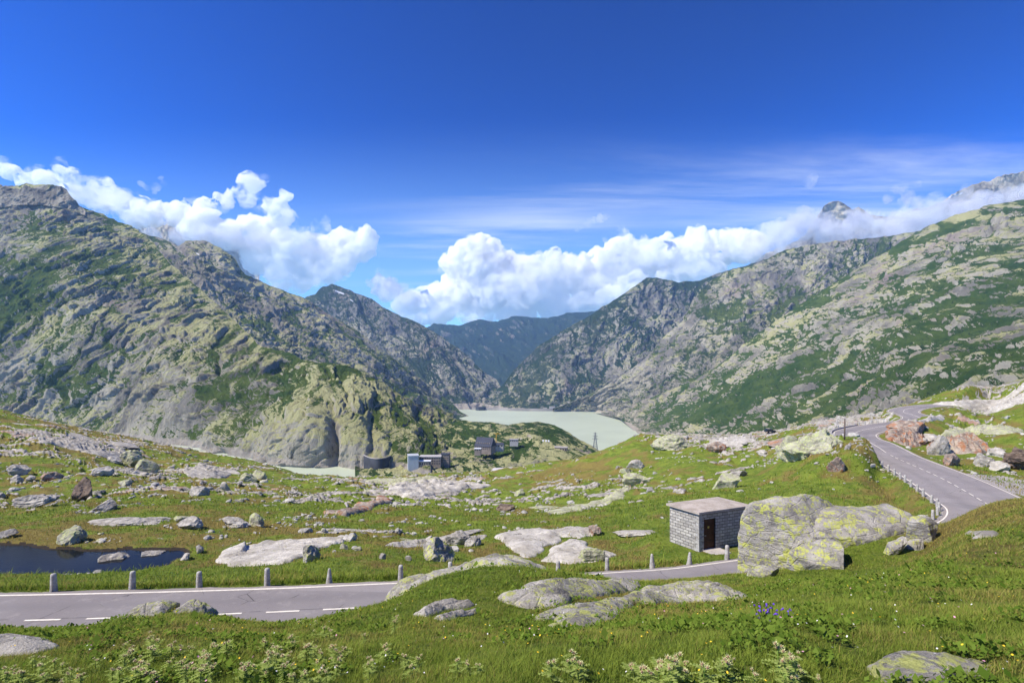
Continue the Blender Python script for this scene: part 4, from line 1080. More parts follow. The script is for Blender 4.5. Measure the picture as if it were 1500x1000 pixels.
SL = [
 (846,783,62,14,'rock_pale','upper pale slab ending in rusty blocks'),
 (180,772,88,18,'rock_bare','long grey ledge below the dark sided flat boulder'),
 (222,770,60,16,'rock_bare','rough grey ledge at the right end of the long one above the pond'),
 (660,790,92,7,'rock_bare','long thin ledge crossing the middle meadow'),
 (600,796,48,8,'rock_green','thin greenish ledge left of the long one in the middle meadow'),
 (498,778,50,7,'rock_bare','narrow grey ledge above the lush grass behind the widest slab'),
 (654,716,34,16,'rock_pale','smooth pinkish dome on the skyline ridge'),
 (596,712,52,14,'rock_pale','pale smooth slab left of the pinkish skyline dome'),
 (618,724,58,10,'rock_rust','rust tinged slab below the pinkish skyline dome'),
 (560,706,56,10,'rock_green','lichened slab at the left end of the skyline ridge'),
 (486,754,26,14,'rock_rust','orange and white rocky strip sloping through the meadow'),
 (798,748,60,12,'rock_green','flat lichened slab in the middle meadow above the pinkish slab'),
 (850,742,48,10,'rock_green','flat lichened slab right of the other in the middle meadow'),
 (885,728,62,12,'rock_bare','diagonal grey slab climbing the green rise'),
 (934,786,72,13,'rock_pale','long pale slab in the turf just left of the hut'),
 (1064,660,56,15,'rock_pale','pale slab on the skyline above the long lichened boulder'),
 (1148,650,38,8,'rock_rust','flat pink slab on the skyline left of the large outcrop'),
 (1115,654,36,7,'rock_pale','flat whitish slab on the skyline left of the pink one'),
 (180,655,60,9,'rock_bare','broken grey ledge running down the left skyline'),
 (110,640,60,9,'rock_bare','grey ledge high on the left skyline slope'),
 (20,622,50,8,'rock_pale','pale ledge highest on the left slope'),
 (300,682,60,10,'rock_bare','small grey slab above the smooth lakeside bedrock'),
 (335,694,60,8,'rock_bare','grey slab nearest the lakeside on the left'),
 (238,717,56,7,'rock_rust','pink slab in the left meadow left of the rubble bank'),
]
for px, by, w_, h_, mt, lb in SL:
    place_rock(px, by, w_, h_, mt, lb, 'rock_slab', cat='rock', flat=True, rough=.12, lo=.55)


def drape(poly, thick, mat, label, kind='rock_slab', seed=1, strata=.3, sdir=.4, samp=.3, ymin=1.5, n=150, edge=None, Yfix=None, lift=0.0):
    """bedrock slab following the lie of the ground: the outline is given by points on the ground"""
    g = []
    for k, (px, py) in enumerate(poly):
        if Yfix is not None: Y = Yfix[k]; g.append(((px-CX)/F*Y, Y))
        else: x, y, z = hit(px, py, ymin); g.append((x, y))
    g = np.array(g); c = g.mean(0)
    # smooth the outline
    seg = np.vstack([g, g[:1]]); L = np.concatenate([[0], np.cumsum(np.linalg.norm(np.diff(seg, axis=0), axis=1))]); t = np.linspace(0, L[-1], 90, endpoint=False)
    ol = np.stack([np.interp(t, L, seg[:, 0]), np.interp(t, L, seg[:, 1])], 1)
    for _ in range(2): ol = (np.roll(ol, 1, 0)+ol+np.roll(ol, -1, 0))/3
    lo = ol.min(0); hi = ol.max(0); W = hi-lo; m = .08*W.max(); lo -= m; hi += m
    step = max(W.max()/n, W.min()/n*.6); nx = int((hi[0]-lo[0])/step)+2; ny = int((hi[1]-lo[1])/step)+2
    ny = max(ny, 50); nx = min(max(nx, 50), 260); ny = min(ny, 200)
    X, Y = np.meshgrid(np.linspace(lo[0], hi[0], nx), np.linspace(lo[1], hi[1], ny), indexing='ij')
    sc = W.max()
    Xw = X+fbm(X/sc*4, Y/sc*4, 0*X, 4, seed)*.07*sc; Yw = Y+fbm(X/sc*4, Y/sc*4, 0*X+7, 4, seed+1)*.05*W.min()
    ins = inpoly(Xw, Yw, [tuple(p) for p in ol]); d = polydist(Xw, Yw, [tuple(p) for p in ol[::2]]); d = np.where(ins, d, -d)
    e = edge or .16*W.min()
    prof = np.clip(d/e, 0, 1)**.55
    ca, sa = math.cos(sdir), math.sin(sdir); a = X*ca+Y*sa; b = -X*sa+Y*ca
    ph = b/strata+fbm(a/strata/5, b/strata/1.5, 0*a, 4, seed+3)*1.6
    saw = (ph % 1); stp = np.where(saw < .82, saw/.82, (1-saw)/.18)
    f1_, f2_, cd, tl = worley(a/strata/2.6, b/strata/1.2, 0*a, seed+5, True)
    gv = perlin(a/strata/7, b/strata*2.6+fbm(a/strata/3, b/strata, 0*a, 3, seed+6)*1.2, 0*a, seed+12)
    h = thick*prof*(.8+.35*fbm(X/sc*3, Y/sc*3, 0*X, 3, seed+2))+prof*(samp*thick*(stp-.5)+thick*.10*tl+thick*.12*(sstep(0, .08, f2_-f1_)-1)+thick*.16*gv+thick*.10*fbm(a/strata*2, b/strata*5, 0*a, 4, seed+9))
    G = gz(X, Y); k_ = np.ones(5)/5
    Zr = G+lift*prof+np.where(d > 0, h+.012*sc*.2, d*1.2-.01)
    keepv = d > -m*.8
    F4 = grid_faces(nx, ny); ok = keepv.ravel()[F4].all(1)
    z0 = float(Zr[ins].min()) if ins.any() else float(Zr.min())
    o_ = np.array([c[0], c[1], z0]); V = np.stack([X, Y, Zr], -1).reshape(-1, 3)-o_
    F4 = F4[ok]; used = np.unique(F4); mp_ = -np.ones(len(V), int); mp_[used] = np.arange(len(used))
    return link(kind, np_mesh(kind, V[used], mp_[F4], True), M[mat], loc=o_, label=label, cat='rock')
drape([(730,876),(765,862),(814,855),(860,853),(900,852),(936,855),(938,864),(884,870),(842,879),(800,892),(765,892)], .25, 'rock_fine', 'layered grey rock with yellow streaks just in front of the guard stones near the hut', 'rock_outcrop', 13, .40, .5, .4)
drape([(774,906),(810,897),(848,886),(876,883),(901,876),(934,880),(922,893),(885,914),(838,924),(800,925),(812,912)], .14, 'rock_fine', 'lowest of the flat lichened slabs in the foreground turf, forked at its left end', 'rock_outcrop', 17, .30, .5, .4)
drape([(903,882),(930,869),(976,862),(1010,858),(1050,860),(1078,866),(1096,874),(1050,881),(1008,882),(960,888)], .27, 'rock_fine', 'rounded grey rock with yellow lichen on its crest, below the hut', 'rock_outcrop', 19, .40, .35, .4)
drape([(-70,948),(-20,938),(30,935),(62,939),(90,950),(60,957),(10,961),(-60,964)], .12, 'rock_bare', 'bare pale slab set flat in the turf at the left edge of the photo', seed=67, strata=.3)
drape([(604,902),(625,892),(655,886),(690,884),(694,889),(655,895),(625,904)], .14, 'rock_bare', 'low grey slab between two tongues of turf under the arching rock', seed=71, strata=.2)
drape([(632,907),(660,899),(700,893),(702,898),(670,904),(650,910)], .10, 'rock_bare', 'narrow grey sliver of rock just below the low slab under the arching rock', seed=73, strata=.2)
drape([(1412,783),(1440,779),(1470,783),(1466,787),(1430,789)], .14, 'rock_bare', 'thin bare slab lying alone in the brown turf right of the perched block', seed=53, strata=.2)
drape([(316,824),(325,806),(350,798),(395,793),(440,792),(480,787),(512,790),(500,797),(470,803),(450,815),(420,826),(370,830),(335,830)], .30, 'rock_pale', 'widest pale slab of bedrock, just behind the guard stones on the left', seed=81, strata=1.2, ymin=27, edge=.5)
drape([(724,786),(750,778),(790,774),(830,780),(822,790),(800,800),(790,816),(770,817),(745,802)], .35, 'rock_pale', 'broad pinkish white slab in the meadow left of the hut', seed=83, strata=1.2, ymin=27)
drape([(796,822),(810,803),(830,794),(860,795),(868,806),(905,812),(880,822),(840,826)], .45, 'rock_pale', 'pale domed slab between the pinkish slab and the guard stones', seed=85, strata=1.0, ymin=27)
drape([(794,781),(830,774),(868,775),(876,783),(850,789),(815,787)], .3, 'rock_pale', 'upper pale slab ending in rusty blocks', seed=86, strata=1.0, ymin=27)
drape([(560,800),(600,790),(660,784),(712,786),(705,792),(650,797),(600,802)], .18, 'rock_bare', 'broad low ledge above the yellow lichened meadow boulder', seed=87, strata=1.0, ymin=27)
drape([(800,750),(840,742),(890,730),(912,712),(922,716),(900,734),(860,746),(820,754)], .3, 'rock_green', 'long lichened strip of bedrock climbing the green rise', seed=88, strata=1.6, ymin=27)
drape([(560,717),(600,708),(640,706),(680,708),(715,713),(690,719),(645,724),(600,725)], 1.0, 'rock_pale', 'largest pale bedrock exposure on the skyline ridge in the middle', 'rock_outcrop', 89, 2.5, ymin=60)
drape([(490,752),(520,742),(560,728),(575,734),(545,746),(505,758)], .45, 'rock_rust', 'rusty tinted bedrock strip slanting below the skyline ridge', seed=90, strata=1.6, ymin=45)
drape([(560,712),(600,703),(650,700),(655,706),(600,712)], 1.0, 'rock_green', 'yellowish bedrock at the crest of the skyline ridge', 'rock_outcrop', 91, 2.5, ymin=60)
drape([(1192,634),(1225,623),(1262,616),(1300,606),(1312,602),(1310,611),(1275,621),(1240,630),(1200,637)], 1.0, 'rock_pale', 'long pale ledge behind the upper road bend', seed=92, strata=2.5, Yfix=[150,147,145,148,160,150,134,132,138])
drape([(1040,646),(1075,641),(1110,640),(1100,649),(1060,655)], .8, 'rock_pale', 'pale skyline slab seen above the long lichened boulder', seed=93, strata=2.0, ymin=60)
drape([(1360,600),(1400,588),(1440,578),(1480,570),(1520,566),(1520,578),(1470,586),(1430,596),(1390,603)], 1.6, 'rock_pale', 'largest pale slab at the top of the right hillside', seed=94, strata=3, Yfix=[188,194,198,200,202,190,186,180,182])
drape([(1440,604),(1456,592),(1490,586),(1520,588),(1515,600),(1480,606)], 2.2, 'rock_pale', 'smooth pale dome under the largest slab of the right hillside', 'rock_outcrop', 95, 4, Yfix=[150,158,162,162,150,148])
drape([(1376,640),(1390,627),(1430,620),(1470,624),(1500,630),(1490,638),(1430,636),(1390,642)], 1.0, 'rock_green', 'wide lichened slab on the hillside above the orange rocks', seed=96, strata=2, ymin=80)
drape([(1322,622),(1340,614),(1375,608),(1385,613),(1350,622)], .9, 'rock_pale', 'pale slab between the two road bends', seed=97, strata=2, ymin=90)
drape([(1295,640),(1310,632),(1340,628),(1350,634),(1330,642),(1305,646)], .9, 'rock_rust', 'pinkish slab just inside the upper road bend', seed=98, strata=2, ymin=80)
drape([(1354,668),(1362,656),(1385,650),(1420,648),(1446,656),(1452,676),(1436,683),(1410,680),(1385,676),(1368,674)], 2.0, 'rock_rust', 'bulky orange stained ribbed outcrop standing along the right road', 'rock_outcrop', 120, 1.3, 1.3, .9, Yfix=[92,97,102,104,98,88,84,85,86,88])
drape([(1306,650),(1322,640),(1350,642),(1356,652),(1340,658),(1318,656)], 1.2, 'rock_rust', 'low orange and pink outcrop inside the bend', 'rock_outcrop', 121, 1.4, 1.0, .6, Yfix=[97,103,104,97,94,95])
drape([(60,640),(110,648),(160,660),(215,672),(210,680),(150,670),(95,656),(55,648)], .8, 'rock_bare', 'long broken ledge following the left skyline down', 'rock_outcrop', 99, 2, ymin=60)
drape([(255,690),(290,680),(330,688),(345,696),(310,700),(275,698)], .8, 'rock_bare', 'smooth grey bedrock sloping down to the lakeside', seed=100, strata=2.2, ymin=60)
# --- loose stones nobody could count
def stones():
    v0, f0 = cube_sphere(3); V = []; Fc = []; n = 0; rg = np.random.default_rng(5)
    X = []; 
    N0 = 36000
    u = rg.uniform(-60, 1560, N0); lv = rg.uniform(math.log(26), math.log(240), N0); Y = np.exp(lv); x = (u-CX)/F*Y
    rr = g_at(rock_attr, u, Y); zz = g_at(Z, u, Y)
    nn = fbm(x/9, Y/9, 0*x, 4, 77)+.35*fbm(x/40, Y/40, 0*x, 2, 78)
    py = HY-F*zz/Y
    b = .03+.14*np.exp(-((u-150)/220)**2-((py-700)/50)**2)+.10*np.exp(-((u-500)/200)**2-((py-730)/25)**2)+.16*np.exp(-((u-300)/60)**2-((py-725)/10)**2)+.07*np.exp(-((u-1150)/200)**2-((py-680)/40)**2)
    keep = ((nn+b+rr*.3 > .30)) & (np.abs(g_at(np.abs(RDIST), u, Y)) > 4.5) & (g_at(pd, u, Y) > .2)
    far_ok = (g_at(RDIST, u, Y) > 16) | (g_at(RDIST, u, Y) < 0) | (Y > 45); keep &= far_ok
    keep |= far_ok & (rg.uniform(0, 1, N0) < .02) & (np.abs(g_at(np.abs(RDIST), u, Y)) > 4.5) & (g_at(pd, u, Y) > .2)
    x, Y, zz = x[keep], Y[keep], zz[keep]
    k = len(x)
    s = rg.lognormal(-1.55, .55, k)*(.75+Y/90)
    s = np.minimum(s, 1.8)
    sh = []
    for q in range(24): sh.append(v0*chop(v0, 500+q, 9, .5)[:, None])
    sh = np.array(sh)
    P_ = sh[rg.integers(0, 24, k)]*(s[:, None]*np.stack([rg.uniform(.7, 1.3, k), rg.uniform(.6, 1.1, k), rg.uniform(.35, .8, k)], 1)*.5)[:, None, :]
    a = rg.uniform(0, 6.28, k); ca, sa = np.cos(a)[:, None], np.sin(a)[:, None]
    px_ = P_[..., 0]*ca-P_[..., 1]*sa; py_ = P_[..., 0]*sa+P_[..., 1]*ca
    W = np.stack([px_+x[:, None], py_+Y[:, None], P_[..., 2]+zz[:, None]+s[:, None]*.08], -1).reshape(-1, 3)
    Fc = (f0[None]+(np.arange(k)*len(v0))[:, None, None]).reshape(-1, 4)
    link('loose_stones', np_mesh('loose_stones', W, Fc, False), M['rock_green2'], kind='stuff', label='loose pale stones scattered over the alpine meadow')
    print('stones', k)
M['rock_green2'] = rock_mat('meadow_stones', (.24, .23, .2), (.55, .52, .46), (.42, .42, .2), .4, .35)
stones()
# ------------------------------------------------------------------ guard stones
def post_mesh(name, h, r0, r1, seed, n=12, m=7):
    rg = np.random.default_rng(seed); V = []; t = np.linspace(0, 2*np.pi, n, endpoint=False)
    zs = [-.35*h]+list(np.linspace(0, h*.93, m))+[h*.98, h]
    rs = [r0]+list(np.linspace(r0, r1, m))+[r1*.82, r1*.3]
    tx, ty = rg.normal(0, .02, 2)
    for z, r in zip(zs, rs):
        x = np.cos(t)*r; y = np.sin(t)*r
        k = 1+.10*fbm(x*6+seed, y*6, z*4+0*x, 3, seed)+.04*np.cos(4*t+seed)
        V.append(np.stack([x*k+tx*z, y*k+ty*z, np.full(n, z)], 1))
    V = np.vstack(V); L = len(zs)
    i = np.arange(L-1)[:, None]*n+np.arange(n)[None]; j = np.arange(L-1)[:, None]*n+((np.arange(n)+1) % n)[None]
    f = np.stack([i, j, j+n, i+n], -1).reshape(-1, 4)
    c = len(V); V = np.vstack([V, [tx*h, ty*h, h+.005]]); a = (L-1)*n+np.arange(n)
    return np_mesh(name, V, [f, np.stack([a, (L-1)*n+(np.arange(n)+1) % n, np.full(n, c)], 1)], True)
PM = [post_mesh('guard_stone', .82, .135, .105, 300+k) for k in range(5)]
PT = post_mesh('guard_stone', .72, .15, .06, 340)
def guard(x, y, z, k, label, group, s=1.0, me=None):
    o = link('guard_stone', me or PM[k % 5], M['stone_post'], loc=(x, y, z), label=label, cat='guard stone', group=group)
    o.rotation_euler = (0, 0, k*1.7); o.scale = (s, s, s*(1+.06*math.sin(k*2.3))); return o
near = [(79, 'upright granite guard stone at the far left, in front of the pond middle'),
 (188, 'second granite guard stone from the left, before the stone heap in the pond'),
 (296, 'granite guard stone just right of the pond end'),
 (395, 'granite guard stone in front of the widest pale slab'),
 (490, 'granite guard stone in the lush grass right of the pointed green boulder'),
 (580, 'granite guard stone directly left of the yellow lichened meadow boulder'),
 (666, 'granite guard stone whose foot is hidden by the arching rock'),
 (817, 'mossy grey guard stone left of the layered rock, under the pale domed slab'),
 (886, 'short guard stone half hidden behind the layered rock'),
 (951, 'guard stone with a pale round top, next left of the pointed one'),
 (1007, 'pointed pinkish guard stone at the left corner of the hut'),
 (1061, 'guard stone standing right in front of the brown hut door')]
def edge_at(px, side, extra, ymin=0, ymax=400):
    off = side*(RD[:, 3]+extra)
    ex = RD[:, 0]+RN[:, 0]*off; ey = RD[:, 1]+RN[:, 1]*off
    p = CX+F*ex/ey; m = (ey > ymin) & (ey < ymax) & (ey > 1)
    i = int(np.argmin(np.where(m, np.abs(p-px), 1e9))); return ex[i], ey[i], RD[i, 2], i
for k, (px, lb) in enumerate(near):
    x, y, z, i = edge_at(px, 1, .42, 14, 38)
    guard(x, y, float(gz(x, y))-.02, k, lb, 'granite guard stones along the near road', 1.0 if px < 900 else 1.2, PT if 'pointed' in lb else None)
# curved row along the outer edge of the far bend
i0 = int(np.argmin(np.hypot(RD[:, 0]-41, RD[:, 1]-43.3)))
ords = ['lowest', 'second', 'third', 'fourth', 'fifth', 'sixth', 'seventh', 'eighth', 'ninth', 'tenth', 'eleventh', 'twelfth', 'thirteenth', 'fourteenth', 'fifteenth', 'sixteenth', 'seventeenth', 'eighteenth', 'nineteenth', 'twentieth']
s_ = RS[i0]; k = 0
while k < 16:
    i = int(np.searchsorted(RS, s_)); 
    if RD[i, 1] > 71: break
    off = RD[i, 3]+.55; x = RD[i, 0]+RN[i, 0]*off; y = RD[i, 1]+RN[i, 1]*off
    guard(x, y, float(gz(x, y))-.05, k+20, ('lowest guard stone of the curved row beside the right bend' if k == 0 else '%s guard stone counting up the curved row from the perched block' % ords[k]), 'guard stones along the right bend', 1.1)
    s_ += 2.5; k += 1
# dark small stones round the hairpin
s_ = RS[int(np.argmin(np.hypot(RD[:, 0]-67, RD[:, 1]-99)))]; k = 0
while k < 16:
    i = int(np.searchsorted(RS, s_))
    if i >= len(RD) or RD[i, 1] > 128: break
    off = RD[i, 3]+.6; x = RD[i, 0]+RN[i, 0]*off; y = RD[i, 1]+RN[i, 1]*off
    guard(x, y, float(gz(x, y))-.05, k+50, '%s of the small guard stones round the upper bend, from the wooden pole' % ('first' if k == 0 else ords[k]), 'guard stones round the upper bend', 1.1)
    s_ += 3.0; k += 1
# low kerb wall on the hairpin's outer side
def kerb():
    ia = int(np.argmin(np.hypot(RD[:, 0]-65.5, RD[:, 1]-94))); ib = int(np.argmin(np.hypot(RD[:, 0]-84, RD[:, 1]-118)))
    v = []; idx = np.arange(ia, ib)
    for i in idx:
        for off, h in ((.28, -.3), (.28, .28), (.62, .28), (.62, -1.2)):
            o_ = RD[i, 3]+off; v.append((RD[i, 0]+RN[i, 0]*o_, RD[i, 1]+RN[i, 1]*o_, RD[i, 2]+h))
    link('kerb_wall', np_mesh('kerb_wall', v, grid_faces(len(idx), 4)[:, ::-1], False), M['concrete'], label='low concrete kerb wall round the outer side of the upper bend', cat='kerb')
kerb()

# ------------------------------------------------------------------ stone hut
def hut_stone():
    n = NT('granite_ashlar'); tc = n.n('ShaderNodeTexCoord')
    br = n.n('ShaderNodeTexBrick'); br.offset = .5
    for k, v in (('Scale', 1.0), ('Mortar Size', .022), ('Mortar Smooth', .2), ('Bias', 0.), ('Brick Width', .46), ('Row Height', .21)): br.inputs[k].default_value = v
    br.inputs['Color1'].default_value = (.33, .31, .28, 1); br.inputs['Color2'].default_value = (.55, .52, .46, 1); br.inputs['Mortar'].default_value = (.12, .11, .10, 1)
    n.l(tc.outputs['UV'], br.inputs['Vector'])
    v = n.coord()
    c = n.mix(n.ramp(n.noise(v, 2.5, 6, .65), .45, .65, 0, .55), br.outputs[0], (.28, .265, .24))
    c = n.mix(n.ramp(n.noise(v, 24, 4, .7), .55, .65, 0, .6), c, (.16, .155, .15))
    h = n.math('ADD', n.math('MULTIPLY', br.outputs['Fac'], -1.0), n.math('MULTIPLY', n.noise(v, 14, 6, .7), .7))
    return n.fin(c, .9, n.bump(h, .9, .03), .15)
M['ashlar'] = hut_stone()
def stone_hut():
    A = np.array([12.9, 35.3]); ul = np.array([-1.35, 2.15]); ur = np.array([4.25, 1.75])
    ul = ul*(2.55/np.linalg.norm(ul)); Bc = A+ur; Dc = A+ul; Cc = A+ul+ur
    z0 = HG-.6; z1 = HG+2.62
    root = bpy.data.objects.new('stone_hut', None); COL.objects.link(root); root.location = (float((A+Cc)[0]/2), float((A+Cc)[1]/2), HG)
    tag(root, 'small square granite block hut with a flat pale roof and brown door', 'hut'); L0 = np.array(root.location)
    def loc(p): return np.asarray(p, float)-L0
    dr = ur/np.linalg.norm(ur); W = np.linalg.norm(ur); dn = np.array([-dr[1], dr[0]])       # dn points inwards
    d0, d1, dh = .42, 1.5, 2.2
    mb = MB()
    th = .3
    uvq = []
    def pt(a, off, z): q = A+dr*a+dn*off; return (q[0], q[1], z)
    # front wall in three pieces round the door
    def seg(a0, a1, za, zb): mb.hexa([loc(pt(a0, 0, za)), loc(pt(a1, 0, za)), loc(pt(a1, th, za)), loc(pt(a0, th, za)), loc(pt(a0, 0, zb)), loc(pt(a1, 0, zb)), loc(pt(a1, th, zb)), loc(pt(a0, th, zb))])
    seg(0, d0, z0, z1); seg(d1, W, z0, z1); seg(d0, d1, HG+dh, z1); seg(d0, d1, z0, HG+.1)
    def side(p, q, inw):
        p, q = np.array(p), np.array(q); mb.hexa([loc((*p, z0)), loc((*q, z0)), loc((*(q+inw), z0)), loc((*(p+inw), z0)), loc((*p, z1)), loc((*q, z1)), loc((*(q+inw), z1)), loc((*(p+inw), z1))])
    dl = ul/np.linalg.norm(ul)
    # left wall starts behind the front wall
    side(A+dl*2.55, A+dl*(th*1.03), dr*th)
    side(Bc+dl*(th*1.03), Bc+dl*2.55, -dr*th)
    side(Cc-dr*th*1.0, Dc+dr*th*1.0, -dl*th)
    wall = mb.build('wall', M['ashlar'], root)
    me = wall.data; uvl = me.uv_layers.new(name='UVMap')
    for p in me.polygons:
        nrm = p.normal; hx = Vector((-nrm.y, nrm.x, 0))
        if hx.length < .1: hx = Vector((1, 0, 0))
        hx.normalize()
        for li in p.loop_indices:
            c = me.vertices[me.loops[li].vertex_index].co; uvl.data[li].uv = (c.dot(hx), c.z)
    # quoins
    q = MB(); 
    for i in range(13):
        zc = HG-.5+i*.25
        la, lb = (.42, .24) if i % 2 else (.24, .42)
        for (o_, e1, e2) in ((A, dr, dl),):
            c = o_+e1*la/2-dn*.012-dr*.012; 
            q.hexa([loc((*(o_-dn*.014-dr*.016+v_), zc+dz)) for dz in (.006, .238) for v_ in (0*dr, dr*la, dr*la+dn*.05, dn*.05)])
            q.hexa([loc((*(o_-dr*.016+dl*.03+v_), zc+dz)) for dz in (.008, .236) for v_ in (0*dr, dr*.05, dr*.05+dl*lb, dl*lb)])
    q.build('corner_stone', M['stone_post'], root)
    ov = .17; rb = MB()
    P4 = [A-dr*ov-dl*ov, Bc+dr*ov-dl*ov, Cc+dr*ov+dl*ov, Dc-dr*ov+dl*ov]
    rb.hexa([loc((*p, z1+.003)) for p in P4]+[loc((*p, z1+.15)) for p in P4])
    roof = rb.build('roof', M['roof_slab'], root)
    ed = MB(); cx_ = (A+Cc)/2
    P5 = [p+(cx_-p)*.045 for p in P4]
    ed.hexa([loc((*p, z1+.152)) for p in P5]+[loc((*(p+(cx_-p)*.9), z1+.24)) for p in P5])
    ed.build('roof_screed', M['roof_slab'], roof)
    # door leaf, frame, handle, plate
    db = MB(); db.hexa([loc(pt(a, o, z)) for z in (HG+.1, HG+dh) for a, o in ((d0+.06, .12), (d1-.06, .12), (d1-.06, .17), (d0+.06, .17))])
    for zc in (HG+.6, HG+1.1, HG+1.6):
        db.hexa([loc(pt(a, o, z)) for z in (zc-.03, zc+.03) for a, o in ((d0+.1, .10), (d1-.1, .10), (d1-.1, .118), (d0+.1, .118))])
    door = db.build('door', M['door_brown'], root)
    fb = MB()
    for a0, a1, za, zb in ((d0, d0+.06, HG+.1, HG+dh), (d1-.06, d1, HG+.1, HG+dh), (d0+.06, d1-.06, HG+dh-.06, HG+dh)):
        fb.hexa([loc(pt(a, o, z)) for z in (za, zb) for a, o in ((a0, .06), (a1, .06), (a1, .2), (a0, .2))])
    fb.build('door_frame', M['dark_steel'], root)
    hb = MB(); hb.hexa([loc(pt(a, o, z)) for z in (HG+1.02, HG+1.06) for a, o in ((d0+.12, .05), (d0+.26, .05), (d0+.26, .1), (d0+.12, .1))]); hb.build('handle', M['metal'], door)
    pb = MB(); pb.hexa([loc(pt(a, o, z)) for z in (HG+1.52, HG+1.66) for a, o in ((d0+.42, .085), (d0+.56, .085), (d0+.56, .1), (d0+.42, .1))]); pb.build('plate', M['yellow_plate'], door)
    sb = MB(); sb.hexa([loc(pt(a, o, z)) for z in (HG-.5, HG+.09) for a, o in ((d0-.1, -1.1), (d1+.3, -1.1), (d1+.3, -.01), (d0-.1, -.01))]); sb.build('step', M['concrete'], root)
M['roof_slab'] = rock_mat('weathered_roof_slab', (.34, .29, .24), (.48, .42, .36), (.48, .30, .18), .2, 1.2, bumpd=.01)
M['dark_steel'] = simple('dark_painted_steel', (.03, .028, .025), .5, .2, 3)
M['yellow_plate'] = simple('yellow_plate', (.6, .45, .08), .5, .1, 3)
stone_hut()

# ------------------------------------------------------------------ poles
def utility_pole():
    x, y, z = hit(1237, 645, 60)
    root = bpy.data.objects.new('utility_pole', None); COL.objects.link(root); root.location = (x, y, z); tag(root, 'dark wooden pole standing at the inside edge of the upper road bend', 'pole')
    mb = MB(); mb.tube((0, 0, -.5), (0.05, 0, 3.1), .12, .09, 10); mb.build('shaft', M['wood_pole'], root, True)
    c = MB(); c.tube((0.05, 0, 3.1), (.05, 0, 3.2), .11, .05, 10); c.build('cap', M['metal'], root, True)
utility_pole()
x, y, z = hit(1226, 629, 100)
mb = MB(); mb.tube((0, 0, -.5), (0, 0, 3.2), .09, .07, 8); mb.tube((0, 0, 3.2), (0, 0, 3.28), .12, .12, 8); o = mb.build('snow_pole', M['concrete'], None, True); o.location = (x, y, z); tag(o, 'thin pale marker pole left of the wooden pole on the upper bend', 'pole')
for k, (px, py) in enumerate(((1215, 616), (1247, 612), (1140, 632))):
    pass

def pylon(px, py_top, py_base, Y, label):
    b = P(px, py_base, Y); H = (py_base-py_top)/F*Y; w = H*.13
    root = bpy.data.objects.new('power_pylon', None); COL.objects.link(root); root.location = tuple(b); tag(root, label, 'pylon')
    body = MB(); r = H*.008
    lv = np.linspace(0, 1, 9); hw = lambda t: w*(1-t)**1.1*.9+w*.08
    cs = [(-1, -1), (1, -1), (1, 1), (-1, 1)]
    for i in range(8):
        a, c = lv[i], lv[i+1]
        for k in range(4):
            p0 = np.array([cs[k][0]*hw(a), cs[k][1]*hw(a), a*H]); p1 = np.array([cs[k][0]*hw(c), cs[k][1]*hw(c), c*H]); q1 = np.array([cs[(k+1) % 4][0]*hw(c), cs[(k+1) % 4][1]*hw(c), c*H])
            q0 = np.array([cs[(k+1) % 4][0]*hw(a), cs[(k+1) % 4][1]*hw(a), a*H])
            body.tube(p0-np.array([0, 0, H*.03 if i == 0 else 0]), p1, r*1.3, n=4); body.tube(p0, q1, r*.7, n=4); body.tube(q0, p1, r*.7, n=4)
    body.build('lattice', M['steel'], root)
    for t, L in ((.62, .36), (.78, .3), (.93, .22)):
        a = MB(); zc = t*H
        a.tube((-L*H*.5, 0, zc), (L*H*.5, 0, zc), r*1.2, n=4)
        for s in (-1, 1): a.tube((s*L*H*.5, 0, zc), (0, 0, zc+H*.05), r*.8, n=4)
        a.build('cross_arm', M['steel'], root)
M['steel'] = simple('galvanised_steel', (.16, .17, .18), .6, .1, 1)
pylon(872, 633, 658, 1125, 'lattice power pylon standing on the green hill against the milky lake')

# ------------------------------------------------------------------ dams and buildings on the middle hill
def dam_near():
    # curved wall between the cliff and the rocky hill; the shade on its downstream face is put into the colour
    pts = [(531, 671, 905), (535, 670, 890), (541, 669.5, 872), (549, 669, 862), (558, 669, 862), (566, 669.5, 872), (573, 670.5, 892)]
    t = np.linspace(0, 1, 40); pp = np.array(pts, float); tt = np.linspace(0, 1, len(pts))
    px = np.interp(t, tt, pp[:, 0]); py = np.interp(t, tt, pp[:, 1]); Y = np.interp(t, tt, pp[:, 2])
    k = np.ones(7)/7; Y[3:-3] = np.convolve(Y, k, 'valid')
    top = np.stack([(px-CX)/F*Y, Y, -(py-HY)/F*Y], 1); top[:, 2] = top[:, 2].mean()
    bot = top.copy(); bot[:, 2] -= 34; bot[:, 1] -= 5
    back = top.copy(); back[:, 1] += 4; bb = back.copy(); bb[:, 2] -= 34
    V = np.stack([bot, top, back, bb], 1).reshape(-1, 3)
    root = link('dam', np_mesh('dam', V, grid_faces(40, 4)[:, ::-1], False), M['shade_toned_concrete'], label='small dark curved dam holding the near lake below the cliff', cat='dam')
    c = MB()
    V2 = np.stack([top+[0, -1.0, .02], top+[0, -1.0, 1.3], top+[0, .2, 1.3], top+[0, .2, .02]], 1).reshape(-1, 3)
    link('parapet', np_mesh('parapet', V2, grid_faces(40, 4)[:, ::-1], False), M['concrete'], root)
dam_near()
